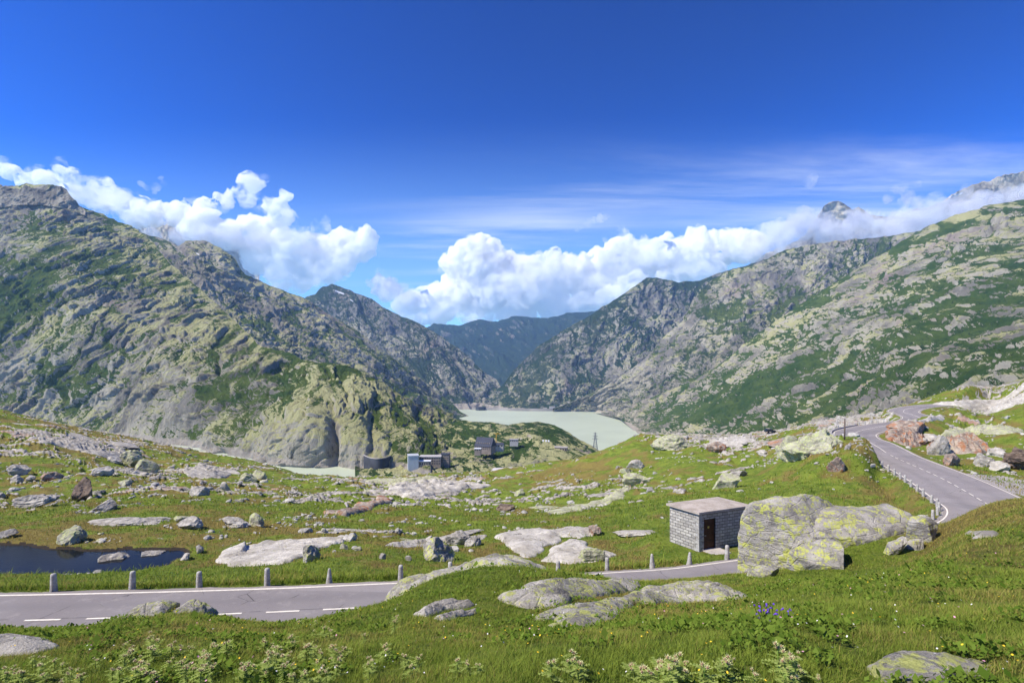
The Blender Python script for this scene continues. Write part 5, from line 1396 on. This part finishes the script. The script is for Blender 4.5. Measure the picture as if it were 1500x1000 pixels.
def dam_far():
    xs = np.linspace(692, 895, 60); Y = 4110-130*np.sin(np.linspace(0, np.pi, 60))
    x = (xs-CX)/F*Y; top = np.stack([x, Y, 0*x-331], 1)
    bot = top+[0, -6, -24]; back = top+[0, 12, 0]; bb = top+[0, 20, -60]
    V = np.stack([bot, top, back, bb], 1).reshape(-1, 3)
    root = link('dam', np_mesh('dam', V, grid_faces(60, 4)[:, ::-1], False), M['dam_wall'], label='long low grey dam closing the far end of the milky lake', cat='dam')
    b = MB(); q = top[34]; b.box(q+np.array([0, 4, 9]), (46, 10, 18)); b.box(q+np.array([-55, 4, 4]), (30, 8, 8)); b.build('gate_house', M['stucco_pale'], root)
    b = MB(); b.tube(q+np.array([18, 4, 18]), q+np.array([18, 4, 52]), 1.6, .8, 6); b.build('mast', M['steel'], root)
    q = top[3]; b = MB(); b.tube(q+np.array([10, -14, -22]), q+np.array([10, -14, 6]), 40, 40, 20); b.build('intake_platform', M['shade_toned_concrete'], root)
M['dam_wall'] = simple('stained_dam_concrete', (.30, .28, .255), .9, .25, .01)
dam_far()

def hillpt(px, py): return far_pt(D8, px, py)
def gable(mb, c, w, d, h, rh, rz, over=.6):
    ca, sa = math.cos(rz), math.sin(rz)
    def T(x, y, z): return (c[0]+x*ca-y*sa, c[1]+x*sa+y*ca, c[2]+z)
    w2, d2 = w/2+over, d/2+over
    v = [T(-w2, -d2, h-over*.4), T(w2, -d2, h-over*.4), T(w2, d2, h-over*.4), T(-w2, d2, h-over*.4), T(-w2, 0, h+rh), T(w2, 0, h+rh)]
    mb.add(v, [[0, 1, 5, 4], [2, 3, 4, 5], [3, 2, 1, 0]], [[0, 4, 3], [1, 2, 5]])
def building(name, label, cat, px, py, Y, w, d, h, rz, wall, roofm, rows=2, cols=5, rh=0, flat_over=.6, base=8, z=None):
    q = P(px, py, Y)
    root = bpy.data.objects.new(name, None); COL.objects.link(root); root.location = tuple(q); tag(root, label, cat)
    b = MB(); b.box((0, 0, h/2-base/2), (w, d, h+base), rz); b.build('wall', M[wall], root)
    r = MB()
    if rh: gable(r, (0, 0, 0.02), w, d, h, rh, rz)
    else: r.box((0, 0, h+.42), (w+flat_over*2, d+flat_over*2, .8), rz)
    roof = r.build('roof', M[roofm], root)
    ca, sa = math.cos(rz), math.sin(rz)
    for i in range(rows):
        for j in range(cols):
            x = (j+.5)/cols*w-w/2; zz = (i+.5)/rows*h
            ww = w/cols*.5; hh = h/rows*.45
            m = MB(); yy = -d/2-.06
            m.box((x*ca-yy*sa, x*sa+yy*ca, zz), (ww, .16, hh), rz); m.build('window', M['glass_dark'], root)
    return root, roof
# hotel with the steep dark roof
rt, rf = building('hotel', 'steep dark roofed mountain hotel of brown stone on the middle hill', 'hotel', 711, 657, 935, 32, 26, 6, -.35, 'stucco', 'slate', 2, 8, rh=15)
m = MB(); 
for j in range(7):
    m = MB(); m.box(((-12+j*4)*math.cos(-.35)+8.2*math.sin(-.35), (-12+j*4)*math.sin(-.35)-8.2*math.cos(-.35), 11.6), (1.6, 3.2, 1.8), -.35); m.build('dormer', M['stucco'], rf)
building('annex', 'low dark roofed annex right of the steep roofed hotel', 'building', 729, 654, 945, 22, 12, 5, -.1, 'stucco_pale', 'slate', 1, 4, rh=2.5)
building('service_building', 'flat white roofed outbuilding just below and left of the steep roofed hotel', 'building', 700, 660, 905, 11, 8, 4, -.1, 'stucco', 'white_metal', 1, 3)
# power station complex
building('power_station', 'pale blind end block of the power station beside the small dark dam', 'building', 605, 683, 850, 17, 20, 19, .25, 'grey_sheet', 'grey_sheet', 0, 1, base=10)
building('power_station', 'long flat roofed main hall of the power station with dark window bands', 'building', 631, 679, 872, 36, 18, 13, .0, 'stucco', 'stucco_pale', 3, 9, base=12)
building('power_station', 'white roofed low wing in front of the power station hall', 'building', 621, 681, 850, 22, 10, 7, .05, 'stucco', 'white_metal', 1, 6, base=10)
building('power_station', 'dark roofed right end house of the power station', 'building', 653, 674, 880, 13, 12, 11, -.1, 'stucco', 'slate', 3, 4, base=12)
building('valve_house', 'small grey house alone on the hill below the pylon', 'building', 822, 660, 980, 24, 12, 7, -.25, 'stucco', 'concrete', 1, 5)
building('shelter', 'small house with a white panel front left of the lone grey house on the hill', 'building', 753, 647, 1010, 16, 9, 5, -.1, 'stucco_pale', 'concrete', 1, 4)
q = P(735, 690, 760); b = MB(); b.add([(-17, -8, 0), (17, -5, 0), (16, 9, 4.5), (-13, 9, 3.2), (-17, -8, -6), (17, -5, -6), (16, 9, -6), (-13, 9, -6)], [[0, 1, 2, 3], [4, 5, 1, 0], [5, 6, 2, 1], [6, 7, 3, 2], [7, 4, 0, 3]])
o = b.build('shed', M['pinkish_roof']) if 'pinkish_roof' in M else b.build('shed', M['white_metal']); o.location = tuple(q); tag(o, 'white sloping shed roof at the foot of the rocky hill', 'shed')
def crane():
    q = hillpt(727, 650)*1.0
    root = bpy.data.objects.new('crane', None); COL.objects.link(root); root.location = tuple(q); tag(root, 'small yellow crane behind the steep roofed hotel', 'crane')
    b = MB(); b.box((0, 0, 9), (1.5, 1.5, 24)); b.build('mast', M['yellow'], root)
    b = MB(); b.box((2, 0, 21.6), (14, 1, 1.2)); b.build('jib', M['yellow'], root)
    b = MB(); b.box((-5.8, 0, 20.6), (1.6, 1.6, 1.6)); b.build('counterweight', M['shade_toned_concrete'], root)
crane()
# five white tanks in a row
for k in range(5):
    q = hillpt(787+k*4.3, 646+k*.25)
    b = MB(); b.tube((0, 0, -1), (0, 0, 3.2), 1.7, 1.7, 10); b.tube((0, 0, 3.2), (0, 0, 4.0), 1.7, .5, 10); o = b.build('tank', M['white_metal'], None, True); o.location = tuple(q)
    tag(o, '%s of the five tiny white tanks in a row on the hill' % ['leftmost', 'second from left', 'middle one', 'second from right', 'rightmost'][k], 'tank', 'white tanks on the hill')

# ------------------------------------------------------------------ conifers near the hotel
def conifer(q, h, seed, label):
    rg = np.random.default_rng(seed)
    root = bpy.data.objects.new('pine_tree', None); COL.objects.link(root); root.location = tuple(q); tag(root, label, 'tree', 'small pines below the hotel')
    t = MB(); t.tube((0, 0, -1), (0, 0, h*.9), h*.03, h*.01, 6); t.build('trunk', M['bark'], root)
    V = []; Fc = []; n = 0
    for k in range(260):
        zz = rg.uniform(.1, 1)*h; r = (1-zz/h)**.8*h*.27*rg.uniform(.3, 1.05)+.1; a = rg.uniform(0, 6.28)
        c = np.array([math.cos(a)*r, math.sin(a)*r, zz-r*.3]); s = h*.06
        e1 = rg.normal(size=3)*s; e2 = rg.normal(size=3)*s
        V += [c-e1, c+e2, c+e1]; Fc.append((n, n+1, n+2)); n += 3
    link('crown', np_mesh('crown', np.array(V), np.array(Fc), False), M['conifer'], root)
for k, (px, py, h, lb) in enumerate([(706, 668, 11, 'small dark pine just under the left end of the steep roofed hotel'), (718, 668, 14, 'taller dark pine right under the steep roofed hotel'), (713, 671, 9, 'lowest pine of the hotel group, between the other two'), (612, 683, 9, 'pine in front of the blind block of the power station'), (622, 685, 12, 'darkest pine in front of the power station hall'), (634, 687, 8, 'small pine at the foot of the power station hall'), (649, 688, 9, 'pine at the foot of the right end house of the power station'), (660, 655, 8, 'single small pine up the slope behind the power station')]):
    conifer(hillpt(px, py), h, 700+k, lb)

# ------------------------------------------------------------------ parked cars far off
def car(px, py, Y, rz, mat, label, ground=None):
    q = np.array(hit(px, py, 120)) if ground is None else ground
    root = bpy.data.objects.new('parked_car', None); COL.objects.link(root); root.location = tuple(q); root.rotation_euler = (0, 0, rz); root.scale = (.8, .8, .8); tag(root, label, 'car')
    def pr(prof, w0, w1, mb):
        n = len(prof); v = [(x, -w0/2, z) for x, z in prof]+[(x, w0/2, z) for x, z in prof]
        mb.add(v, [[i, (i+1) % n, n+(i+1) % n, n+i] for i in range(n)]); 
        cx0 = sum(p[0] for p in prof)/n; cz0 = sum(p[1] for p in prof)/n
        mb.add([(x, -w0/2, z) for x, z in prof]+[(cx0, -w0/2, cz0)], f3=[[i, n, (i+1) % n] for i in range(n)])
        mb.add([(x, w0/2, z) for x, z in prof]+[(cx0, w0/2, cz0)], f3=[[(i+1) % n, n, i] for i in range(n)])
    b = MB(); pr([(-2.1, .35), (2.1, .35), (2.15, .75), (1.2, .92), (-2.1, .95), (-2.15, .6)], 1.75, 1.7, b); b.build('body', M[mat], root)
    b = MB(); pr([(-1.9, .955), (1.1, .925), (.45, 1.4), (-1.4, 1.42)], 1.55, 1.4, b); b.build('cabin', M['glass_dark'], root)
    b = MB(); b.box((-.45, 0, 1.44), (1.7, 1.4, .05)); b.build('roof', M[mat], root)
    for sx in (-1.3, 1.35):
        for sy in (-.86, .86):
            b = MB(); b.tube((sx, sy-.1, .33), (sx, sy+.1, .33), .33, n=12); b.build('wheel', M['tyre'], root, True)
car(1128, 634, 0, .1, 'car_dark', 'dark car parked on the skyline left of the upper road bend')
# ------------------------------------------------------------------ turf of the foreground
def blade_mat(name, a, b, dryc, tip, transl=.35):
    n = NT(name); t = n.attr('tone'); d = n.attr('dryness'); h = n.attr('tipness')
    c = n.mix(t, a, b); c = n.mix(n.ramp(d, .4, .75), c, dryc); c = n.mix(n.math('MULTIPLY', h, .45), c, tip)
    df = n.n('ShaderNodeBsdfDiffuse'); tr = n.n('ShaderNodeBsdfTranslucent'); n.l(c, df.inputs[0]); n.l(c, tr.inputs[0])
    mx = n.n('ShaderNodeMixShader'); mx.inputs[0].default_value = transl; n.l(df.outputs[0], mx.inputs[1]); n.l(tr.outputs[0], mx.inputs[2])
    n.l(mx.outputs[0], n.out.inputs['Surface']); return n.m
M['blade'] = blade_mat('grass_blade', (.09, .17, .014), (.25, .33, .04), (.36, .27, .09), (.31, .33, .08))
M['herb'] = blade_mat('herb_leaf', (.07, .125, .014), (.17, .24, .035), (.2, .2, .05), (.2, .24, .05), .25)

def grass(n, seed, ylo, yhi, hgt, name, label, where=None, wscale=1.0, ulo=-80, uhi=1580, matn='blade'):
    rg = np.random.default_rng(seed)
    u = rg.uniform(ulo, uhi, n); Y = np.exp(rg.uniform(math.log(ylo), math.log(yhi), n)); x = (u-CX)/F*Y
    off = np.abs(g_at(RDIST, u, Y))-2.5; off2 = g_at(offr, u, Y)
    keep = (off2 > .35+rg.uniform(0, .5, n)) & (g_at(pd, u, Y) > .15) & (g_at(rock_attr, u, Y) < .3)
    clump = fbm(x/.35, Y/.35, 0*x, 3, seed+1)+.6*fbm(x/1.3, Y/1.3, 0*x, 3, seed+2)
    keep &= clump > rg.uniform(-.55, .15, n)
    if where is not None: keep &= where(u, Y, x, rg)
    hx, hy = HUT; keep &= ~((np.abs(x-15) < 3.4) & (np.abs(Y-37) < 2.6))
    u, Y, x, clump = u[keep], Y[keep], x[keep], clump[keep]; k = len(u)
    z = g_at(Z, u, Y)
    dr = g_at(dry, u, Y)+fbm(x/.8, Y/.8, 0*x, 3, seed+3)*.5
    H = hgt(Y)*rg.lognormal(0, .32, k)*(.75+np.clip(clump, -.3, .8)*.9)
    wdt = np.maximum(.0035, Y*.00095)*rg.uniform(.7, 1.4, k)*wscale
    a = rg.uniform(0, 2*np.pi, k); lean = rg.uniform(.2, 1.25, k)*H
    dx, dy = np.cos(a), np.sin(a); b = a+np.pi/2+rg.normal(0, .4, k); wx_, wy_ = np.cos(b)*wdt/2, np.sin(b)*wdt/2
    V = np.empty((k, 5, 3)); T = np.empty((k, 5))
    for i, (t, ww) in enumerate(((0, 1.0), (.55, .75))):
        c = np.stack([x+dx*lean*t*t, Y+dy*lean*t*t, z-.01+H*t], 1)
        V[:, 2*i] = c-np.stack([wx_*ww, wy_*ww, 0*wx_], 1); V[:, 2*i+1] = c+np.stack([wx_*ww, wy_*ww, 0*wx_], 1); T[:, 2*i:2*i+2] = t
    V[:, 4] = np.stack([x+dx*lean, Y+dy*lean, z+H*.93], 1); T[:, 4] = 1
    o = (np.arange(k)*5)[:, None]
    f4 = o+np.array([[0, 1, 3, 2]]); f3 = o+np.array([[2, 3, 4]])
    tone = np.repeat(np.clip(.45+clump*.5+rg.normal(0, .22, k), 0, 1), 5); dd = np.repeat(np.clip(dr*.85+rg.normal(0, .2, k)+.02, 0, 1), 5)
    ob = link(name, np_mesh(name, V.reshape(-1, 3), [f4, f3], False, {'tone': tone, 'dryness': dd, 'tipness': T.ravel()}), M[matn], kind='stuff', label=label)
    print(name, k)
grass(760000, 51, 2.2, 24, lambda Y: .040+.0016*Y, 'grass', 'short mixed alpine grass covering the foreground slope')
grass(90000, 52, 24, 75, lambda Y: .10+.003*Y, 'grass', 'grass tufts of the middle meadow', wscale=1.3)
grass(110000, 53, 17, 33, lambda Y: .34+0*Y, 'grass', 'tall lush grass behind the guard stones', ulo=-80, uhi=1100,
      where=lambda u, Y, x, rg: (g_at(RDIST, u, Y) > 2.9) & (g_at(RDIST, u, Y) < 6.5+2*np.sin(x*.4)), wscale=1.4)

def herbs(n, seed):
    rg = np.random.default_rng(seed)
    u = rg.uniform(-60, 1560, n*3); Y = np.exp(rg.uniform(math.log(2.2), math.log(15), n*3)); x = (u-CX)/F*Y
    pat = fbm(x/.7, Y/.7, 0*x, 3, seed)+.5*fbm(x/2.6, Y/2.6, 0*x, 2, seed+1)
    keep = (pat > .12) & (g_at(offr, u, Y) > .8)
    u, Y, x = u[keep][:n], Y[keep][:n], x[keep][:n]; k = len(u); z = g_at(Z, u, Y)
    L = (.022+.0025*Y)*rg.lognormal(0, .35, k); a = rg.uniform(0, 6.28, k); el = rg.uniform(.1, 1.1, k); hh = rg.uniform(.015, .075, k)
    d = np.stack([np.cos(a)*np.cos(el), np.sin(a)*np.cos(el), np.sin(el)], 1); s = np.stack([-np.sin(a), np.cos(a), 0*a], 1)
    c = np.stack([x, Y, z+hh], 1); wd = L*rg.uniform(.22, .42, k)
    V = np.stack([c, c+d*(L*.5)[:, None]-s*wd[:, None], c+d*L[:, None], c+d*(L*.5)[:, None]+s*wd[:, None]], 1).reshape(-1, 3)
    f = (np.arange(k)*4)[:, None]+np.array([[0, 1, 2, 3]])
    tn = np.repeat(np.clip(rg.normal(.45, .28, k), 0, 1), 4)
    link('ground_cover', np_mesh('ground_cover', V, f, False, {'tone': tn, 'dryness': tn*0+.2, 'tipness': tn*.3}), M['herb'], kind='stuff', label='low leafy herbs growing through the foreground grass')
herbs(34000, 61)
def blossoms(n, seed, mat, name, label, s0):
    rg = np.random.default_rng(seed); u = rg.uniform(-60, 1560, n); Y = np.exp(rg.uniform(math.log(2.3), math.log(13), n)); x = (u-CX)/F*Y
    k = fbm(x/1.5, Y/1.5, 0*x, 2, seed) > .0; u, Y, x = u[k], Y[k], x[k]; z = g_at(Z, u, Y); V = []; Fc = []; m = 0
    for i in range(len(u)):
        c = np.array([x[i], Y[i], z[i]+rg.uniform(.08, .16)]); s = s0*(.6+Y[i]*.05)
        nrm = rg.normal(0, .4, 2); ring = [c+np.array([math.cos(q)*s, math.sin(q)*s, nrm[0]*math.cos(q)*s+nrm[1]*math.sin(q)*s+s*.2]) for q in np.linspace(0, 2*np.pi, 6, endpoint=False)]
        V += ring+[c]; Fc += [(m+j, m+(j+1) % 6, m+6) for j in range(6)]; m += 7
    link(name, np_mesh(name, np.array(V), np.array(Fc), False), M[mat], kind='stuff', label=label)
M['petal_yellow'] = simple('yellow_petals', (.75, .5, .03), .7, .1, 3); M['petal_pink'] = simple('pink_petals', (.6, .3, .38), .7, .2, 3); M['petal_white'] = simple('white_petals', (.7, .68, .62), .7, .1, 3); M['petal_purple'] = simple('purple_petals', (.16, .07, .5), .7, .2, 3)
blossoms(520, 71, 'petal_yellow', 'meadow_flowers', 'tiny yellow flowers dotted through the foreground turf', .008)
blossoms(300, 72, 'petal_white', 'meadow_flowers', 'tiny white flowers dotted through the foreground turf', .007)
blossoms(180, 73, 'petal_pink', 'meadow_flowers', 'tiny pink flowers dotted through the foreground turf', .009)

# ------------------------------------------------------------------ thistles with pale spiny heads
M['thistle_leaf'] = blade_mat('thistle_leaf', (.18, .27, .05), (.34, .40, .10), (.3, .3, .1), (.4, .42, .16), .3)
M['thistle_head'] = simple('pale_thistle_bracts', (.62, .58, .30), .8, .15, 12); M['thistle_core'] = simple('brown_thistle_florets', (.30, .17, .10), .9, .3, 20)
def thistle(seed):
    rg = np.random.default_rng(seed); root = bpy.data.objects.new('thistle', None); COL.objects.link(root)
    h = rg.uniform(.17, .27); st = MB(); top = np.array([rg.normal(0, .02), rg.normal(0, .02), h]); st.tube((0, 0, -.03), top, .007, .005, 6); st.build('stem', M['thistle_leaf'], root, True)
    V = []; Fc = []; m = 0
    for i in range(15):
        t = rg.uniform(.05, 1); a = i*2.4+rg.uniform(-.3, .3); L = rg.uniform(.07, .13)*(1.1-.35*t); el = rg.uniform(.0, .7); base = top*t
        d = np.array([math.cos(a)*math.cos(el), math.sin(a)*math.cos(el), math.sin(el)]); s = np.array([-math.sin(a), math.cos(a), 0]); up = np.cross(d, s)*-1
        N = 5
        for k in range(N):                        # spiny lobes left and right of the midrib
            t0, t1 = k/N, (k+1)/N; c0 = base+d*L*t0-up*L*.25*t0*t0*-1; c1 = base+d*L*t1-up*L*.25*t1*t1*-1; wv = L*.34*(1-t0)**.5
            for sg in (-1, 1):
                V += [c0, c0*.4+c1*.6+s*sg*wv+d*L*.05+up*L*.05*rg.uniform(-1, 1), c1]; Fc.append((m, m+1, m+2)); m += 3
    tn = np.repeat(rg.uniform(.2, .9, len(V)//3), 3)
    link('leaves', np_mesh('leaves', np.array(V), np.array(Fc), False, {'tone': tn, 'dryness': tn*0, 'tipness': tn*.5}), M['thistle_leaf'], root)
    for j in range(rg.integers(2, 5)):
        o = top+np.array([rg.normal(0, .022), rg.normal(0, .022), rg.uniform(-.02, .025)]); V = []; Fc = []; m = 0; q = rg.uniform(0, 6)
        for k in range(16):
            a = k*2.4+q; el = .1+1.1*(k/16); L = rg.uniform(.022, .036); d = np.array([math.cos(a)*math.cos(el), math.sin(a)*math.cos(el), math.sin(el)]); s = np.array([-math.sin(a), math.cos(a), 0])*.0045
            V += [o-s, o+s, o+d*L]; Fc.append((m, m+1, m+2)); m += 3
        hd = link('flower_head', np_mesh('flower_head', np.array(V), np.array(Fc), False), M['thistle_head'], root)
        c = MB(); c.tube(o, o+[0, 0, .014], .009, .006, 7); c.build('florets', M['thistle_core'], hd, True)
    return root
protos = [thistle(900+k) for k in range(5)]
rg = np.random.default_rng(44); spots = []
for _ in range(72): spots.append((rg.uniform(150, 500), rg.uniform(955, 1015)))
for _ in range(22): spots.append((rg.uniform(-20, 160), rg.uniform(975, 1015)))
for _ in range(24): spots.append((rg.uniform(930, 1210), rg.uniform(985, 1030)))
for _ in range(12): spots.append((rg.uniform(500, 930), rg.uniform(985, 1020)))
for _ in range(16): spots.append((rg.uniform(400, 620), rg.uniform(915, 980)))
TL = 'cream headed spiny thistle, one of the many in the turf along the bottom'
def put(root, px, py, s, rz, label, group, first):
    x, y, z = hit(px, py, 1.5)
    if first: r = root; ch = []
    else:
        r = root.copy(); COL.objects.link(r)
        for c in list(root.children):
            c2 = c.copy(); COL.objects.link(c2); c2.parent = r
            for g_ in list(c.children):
                g2 = g_.copy(); COL.objects.link(g2); g2.parent = c2
    r.location = (x, y, z-.01); r.rotation_euler = (0, 0, rz); r.scale = (s, s, s); tag(r, label, 'thistle' if 'thistle' in label else 'flower', group)
for k, (px, py) in enumerate(spots):
    put(protos[k % 5], px, py, rg.uniform(.45, .82), rg.uniform(0, 6.28), TL, 'thistles in the foreground turf', k < 5)
def bellflower():
    root = bpy.data.objects.new('bellflower', None); COL.objects.link(root); x, y, z = hit(1128, 912, 3); root.location = (x, y, z); tag(root, 'clump of purple flowers in the turf below the low rounded boulder', 'flower')
    rg = np.random.default_rng(8); s = y*.012
    st = MB(); pts = []
    for k in range(26):
        p = np.array([rg.normal(0, .08), rg.normal(0, .06), rg.uniform(.07, .12)]); pts.append(p); st.tube((p[0]*.6, p[1]*.6, -.02), p, .004, .003, 4)
    st.build('stems', M['herb'] , root)
    for p in pts:
        b = MB(); b.tube(p, p+np.array([rg.normal(0, .015), rg.normal(0, .015), .011]), .003, .009, 6); b.build('blossom', M['petal_purple'], root)
bellflower()
# ------------------------------------------------------------------ light, sky, camera
SUN_EL = R(50); SUN_H = (-.93, -.36)
w = bpy.data.worlds.new('World'); scene.world = w; w.use_nodes = True
nt = w.node_tree; nt.nodes.clear()
wo = nt.nodes.new('ShaderNodeOutputWorld'); bg = nt.nodes.new('ShaderNodeBackground'); sky = nt.nodes.new('ShaderNodeTexSky')
sky.sky_type = 'NISHITA'; sky.sun_disc = False; sky.sun_elevation = SUN_EL; sky.sun_rotation = math.atan2(SUN_H[0], SUN_H[1])
sky.altitude = 2200; sky.air_density = 1.0; sky.dust_density = .3; sky.ozone_density = 4.0
bg.inputs['Strength'].default_value = .12
def _n(t, **k):
    x = nt.nodes.new(t)
    for a_, b_ in k.items(): x.inputs[a_].default_value = b_
    return x
v1 = _n('ShaderNodeVectorMath'); v1.operation = 'SCALE'; v1.inputs['Scale'].default_value = .16
hs = _n('ShaderNodeHueSaturation', Saturation=1.3); gm = _n('ShaderNodeGamma', Gamma=1.75)
v2 = _n('ShaderNodeVectorMath'); v2.operation = 'SCALE'; v2.inputs['Scale'].default_value = 1/.16*1.67
nt.links.new(sky.outputs[0], v1.inputs[0]); nt.links.new(v1.outputs[0], hs.inputs['Color']); nt.links.new(hs.outputs[0], gm.inputs['Color'])
nt.links.new(gm.outputs[0], v2.inputs[0]); 
# thin high cirrus, laid out on a plane far overhead
tc = _n('ShaderNodeTexCoord'); sx = _n('ShaderNodeSeparateXYZ'); nt.links.new(tc.outputs['Generated'], sx.inputs[0])
def _m(op, a, b=0.0, clamp=False):
    x = _n('ShaderNodeMath'); x.operation = op; x.use_clamp = clamp
    for k_, v_ in ((0, a), (1, b)):
        if isinstance(v_, (int, float)): x.inputs[k_].default_value = v_
        else: nt.links.new(v_, x.inputs[k_])
    return x.outputs[0]
def _r(f, lo, hi, a=0., b=1.):
    x = _n('ShaderNodeMapRange'); x.interpolation_type = 'SMOOTHSTEP'; nt.links.new(f, x.inputs[0])
    for k_, v_ in ((1, lo), (2, hi), (3, a), (4, b)): x.inputs[k_].default_value = v_
    return x.outputs[0]
zz_ = _m('MAXIMUM', _m('ADD', sx.outputs[2], .03), .02)
cx_ = _m('DIVIDE', sx.outputs[0], zz_); cy_ = _m('DIVIDE', sx.outputs[1], zz_)
cb = _n('ShaderNodeCombineXYZ'); nt.links.new(cx_, cb.inputs[0]); nt.links.new(cy_, cb.inputs[1])
mp = _n('ShaderNodeMapping'); mp.inputs['Rotation'].default_value = (0, 0, R(-22)); mp.inputs['Scale'].default_value = (.16, .75, 1); nt.links.new(cb.outputs[0], mp.inputs[0])
n1 = _n('ShaderNodeTexNoise', Scale=1.5, Detail=9, Roughness=.62, Distortion=.5); nt.links.new(mp.outputs[0], n1.inputs['Vector'])
mp2 = _n('ShaderNodeMapping'); mp2.inputs['Scale'].default_value = (.22, .3, 1); mp2.inputs['Location'].default_value = (2.2, .4, 0); nt.links.new(cb.outputs[0], mp2.inputs[0])
n2 = _n('ShaderNodeTexNoise', Scale=.8, Detail=3, Roughness=.5); nt.links.new(mp2.outputs[0], n2.inputs['Vector'])
az_ = _m('DIVIDE', sx.outputs[0], _m('MAXIMUM', sx.outputs[1], .05))
el_ = _m('DIVIDE', sx.outputs[2], _m('MAXIMUM', sx.outputs[1], .05))
zone_ = _m('MULTIPLY', _m('MULTIPLY', _r(el_, .52, .34), _r(az_, -.5, .0, .3, 1)), _r(el_, .02, .1, .6, 1))
ci = _m('MULTIPLY', _m('MULTIPLY', _r(n1.outputs['Fac'], .46, .72), _r(n2.outputs['Fac'], .36, .62)), zone_)
ci = _m('MULTIPLY', ci, .8)
lowh = _r(el_, .50, .02, 0, .56)
mx0 = _n('ShaderNodeMix'); mx0.data_type = 'RGBA'; nt.links.new(lowh, mx0.inputs[0]); nt.links.new(v2.outputs[0], mx0.inputs[6]); mx0.inputs[7].default_value = (3.5, 6.0, 8.2, 1)
mx = _n('ShaderNodeMix'); mx.data_type = 'RGBA'; nt.links.new(ci, mx.inputs[0]); nt.links.new(mx0.outputs[2], mx.inputs[6]); mx.inputs[7].default_value = (6.6, 7.0, 7.4, 1)
nt.links.new(mx.outputs[2], bg.inputs[0]); nt.links.new(bg.outputs[0], wo.inputs[0])
sl = bpy.data.lights.new('sun', 'SUN'); sl.energy = 5.0; sl.angle = R(.53); sl.color = (1, .93, .80)
so = bpy.data.objects.new('sun', sl); COL.objects.link(so)
_h = math.hypot(*SUN_H); sd = Vector((SUN_H[0]/_h*math.cos(SUN_EL), SUN_H[1]/_h*math.cos(SUN_EL), math.sin(SUN_EL)))
so.rotation_euler = sd.to_track_quat('Z', 'Y').to_euler()
cam = bpy.data.cameras.new('camera'); cam.sensor_width = 36; cam.lens = 36*F/1500; cam.shift_y = 36/1500; cam.clip_start = .1; cam.clip_end = 60000
co = bpy.data.objects.new('camera', cam); COL.objects.link(co); co.rotation_euler = (R(90), 0, 0); scene.camera = co
vs = scene.view_settings; vs.view_transform = 'Standard'; vs.look = 'None'; vs.gamma = 1; vs.exposure = 0.5
scene.cycles.use_denoising = True; scene.cycles.volume_step_rate = .12; scene.cycles.volume_max_steps = 200
scene.cycles.max_bounces = 20; scene.cycles.diffuse_bounces = 2; scene.cycles.glossy_bounces = 2; scene.cycles.transmission_bounces = 2
scene.cycles.transparent_max_bounces = 20; scene.cycles.volume_bounces = 20
scene.cycles.use_adaptive_sampling = True; scene.cycles.adaptive_threshold = .02
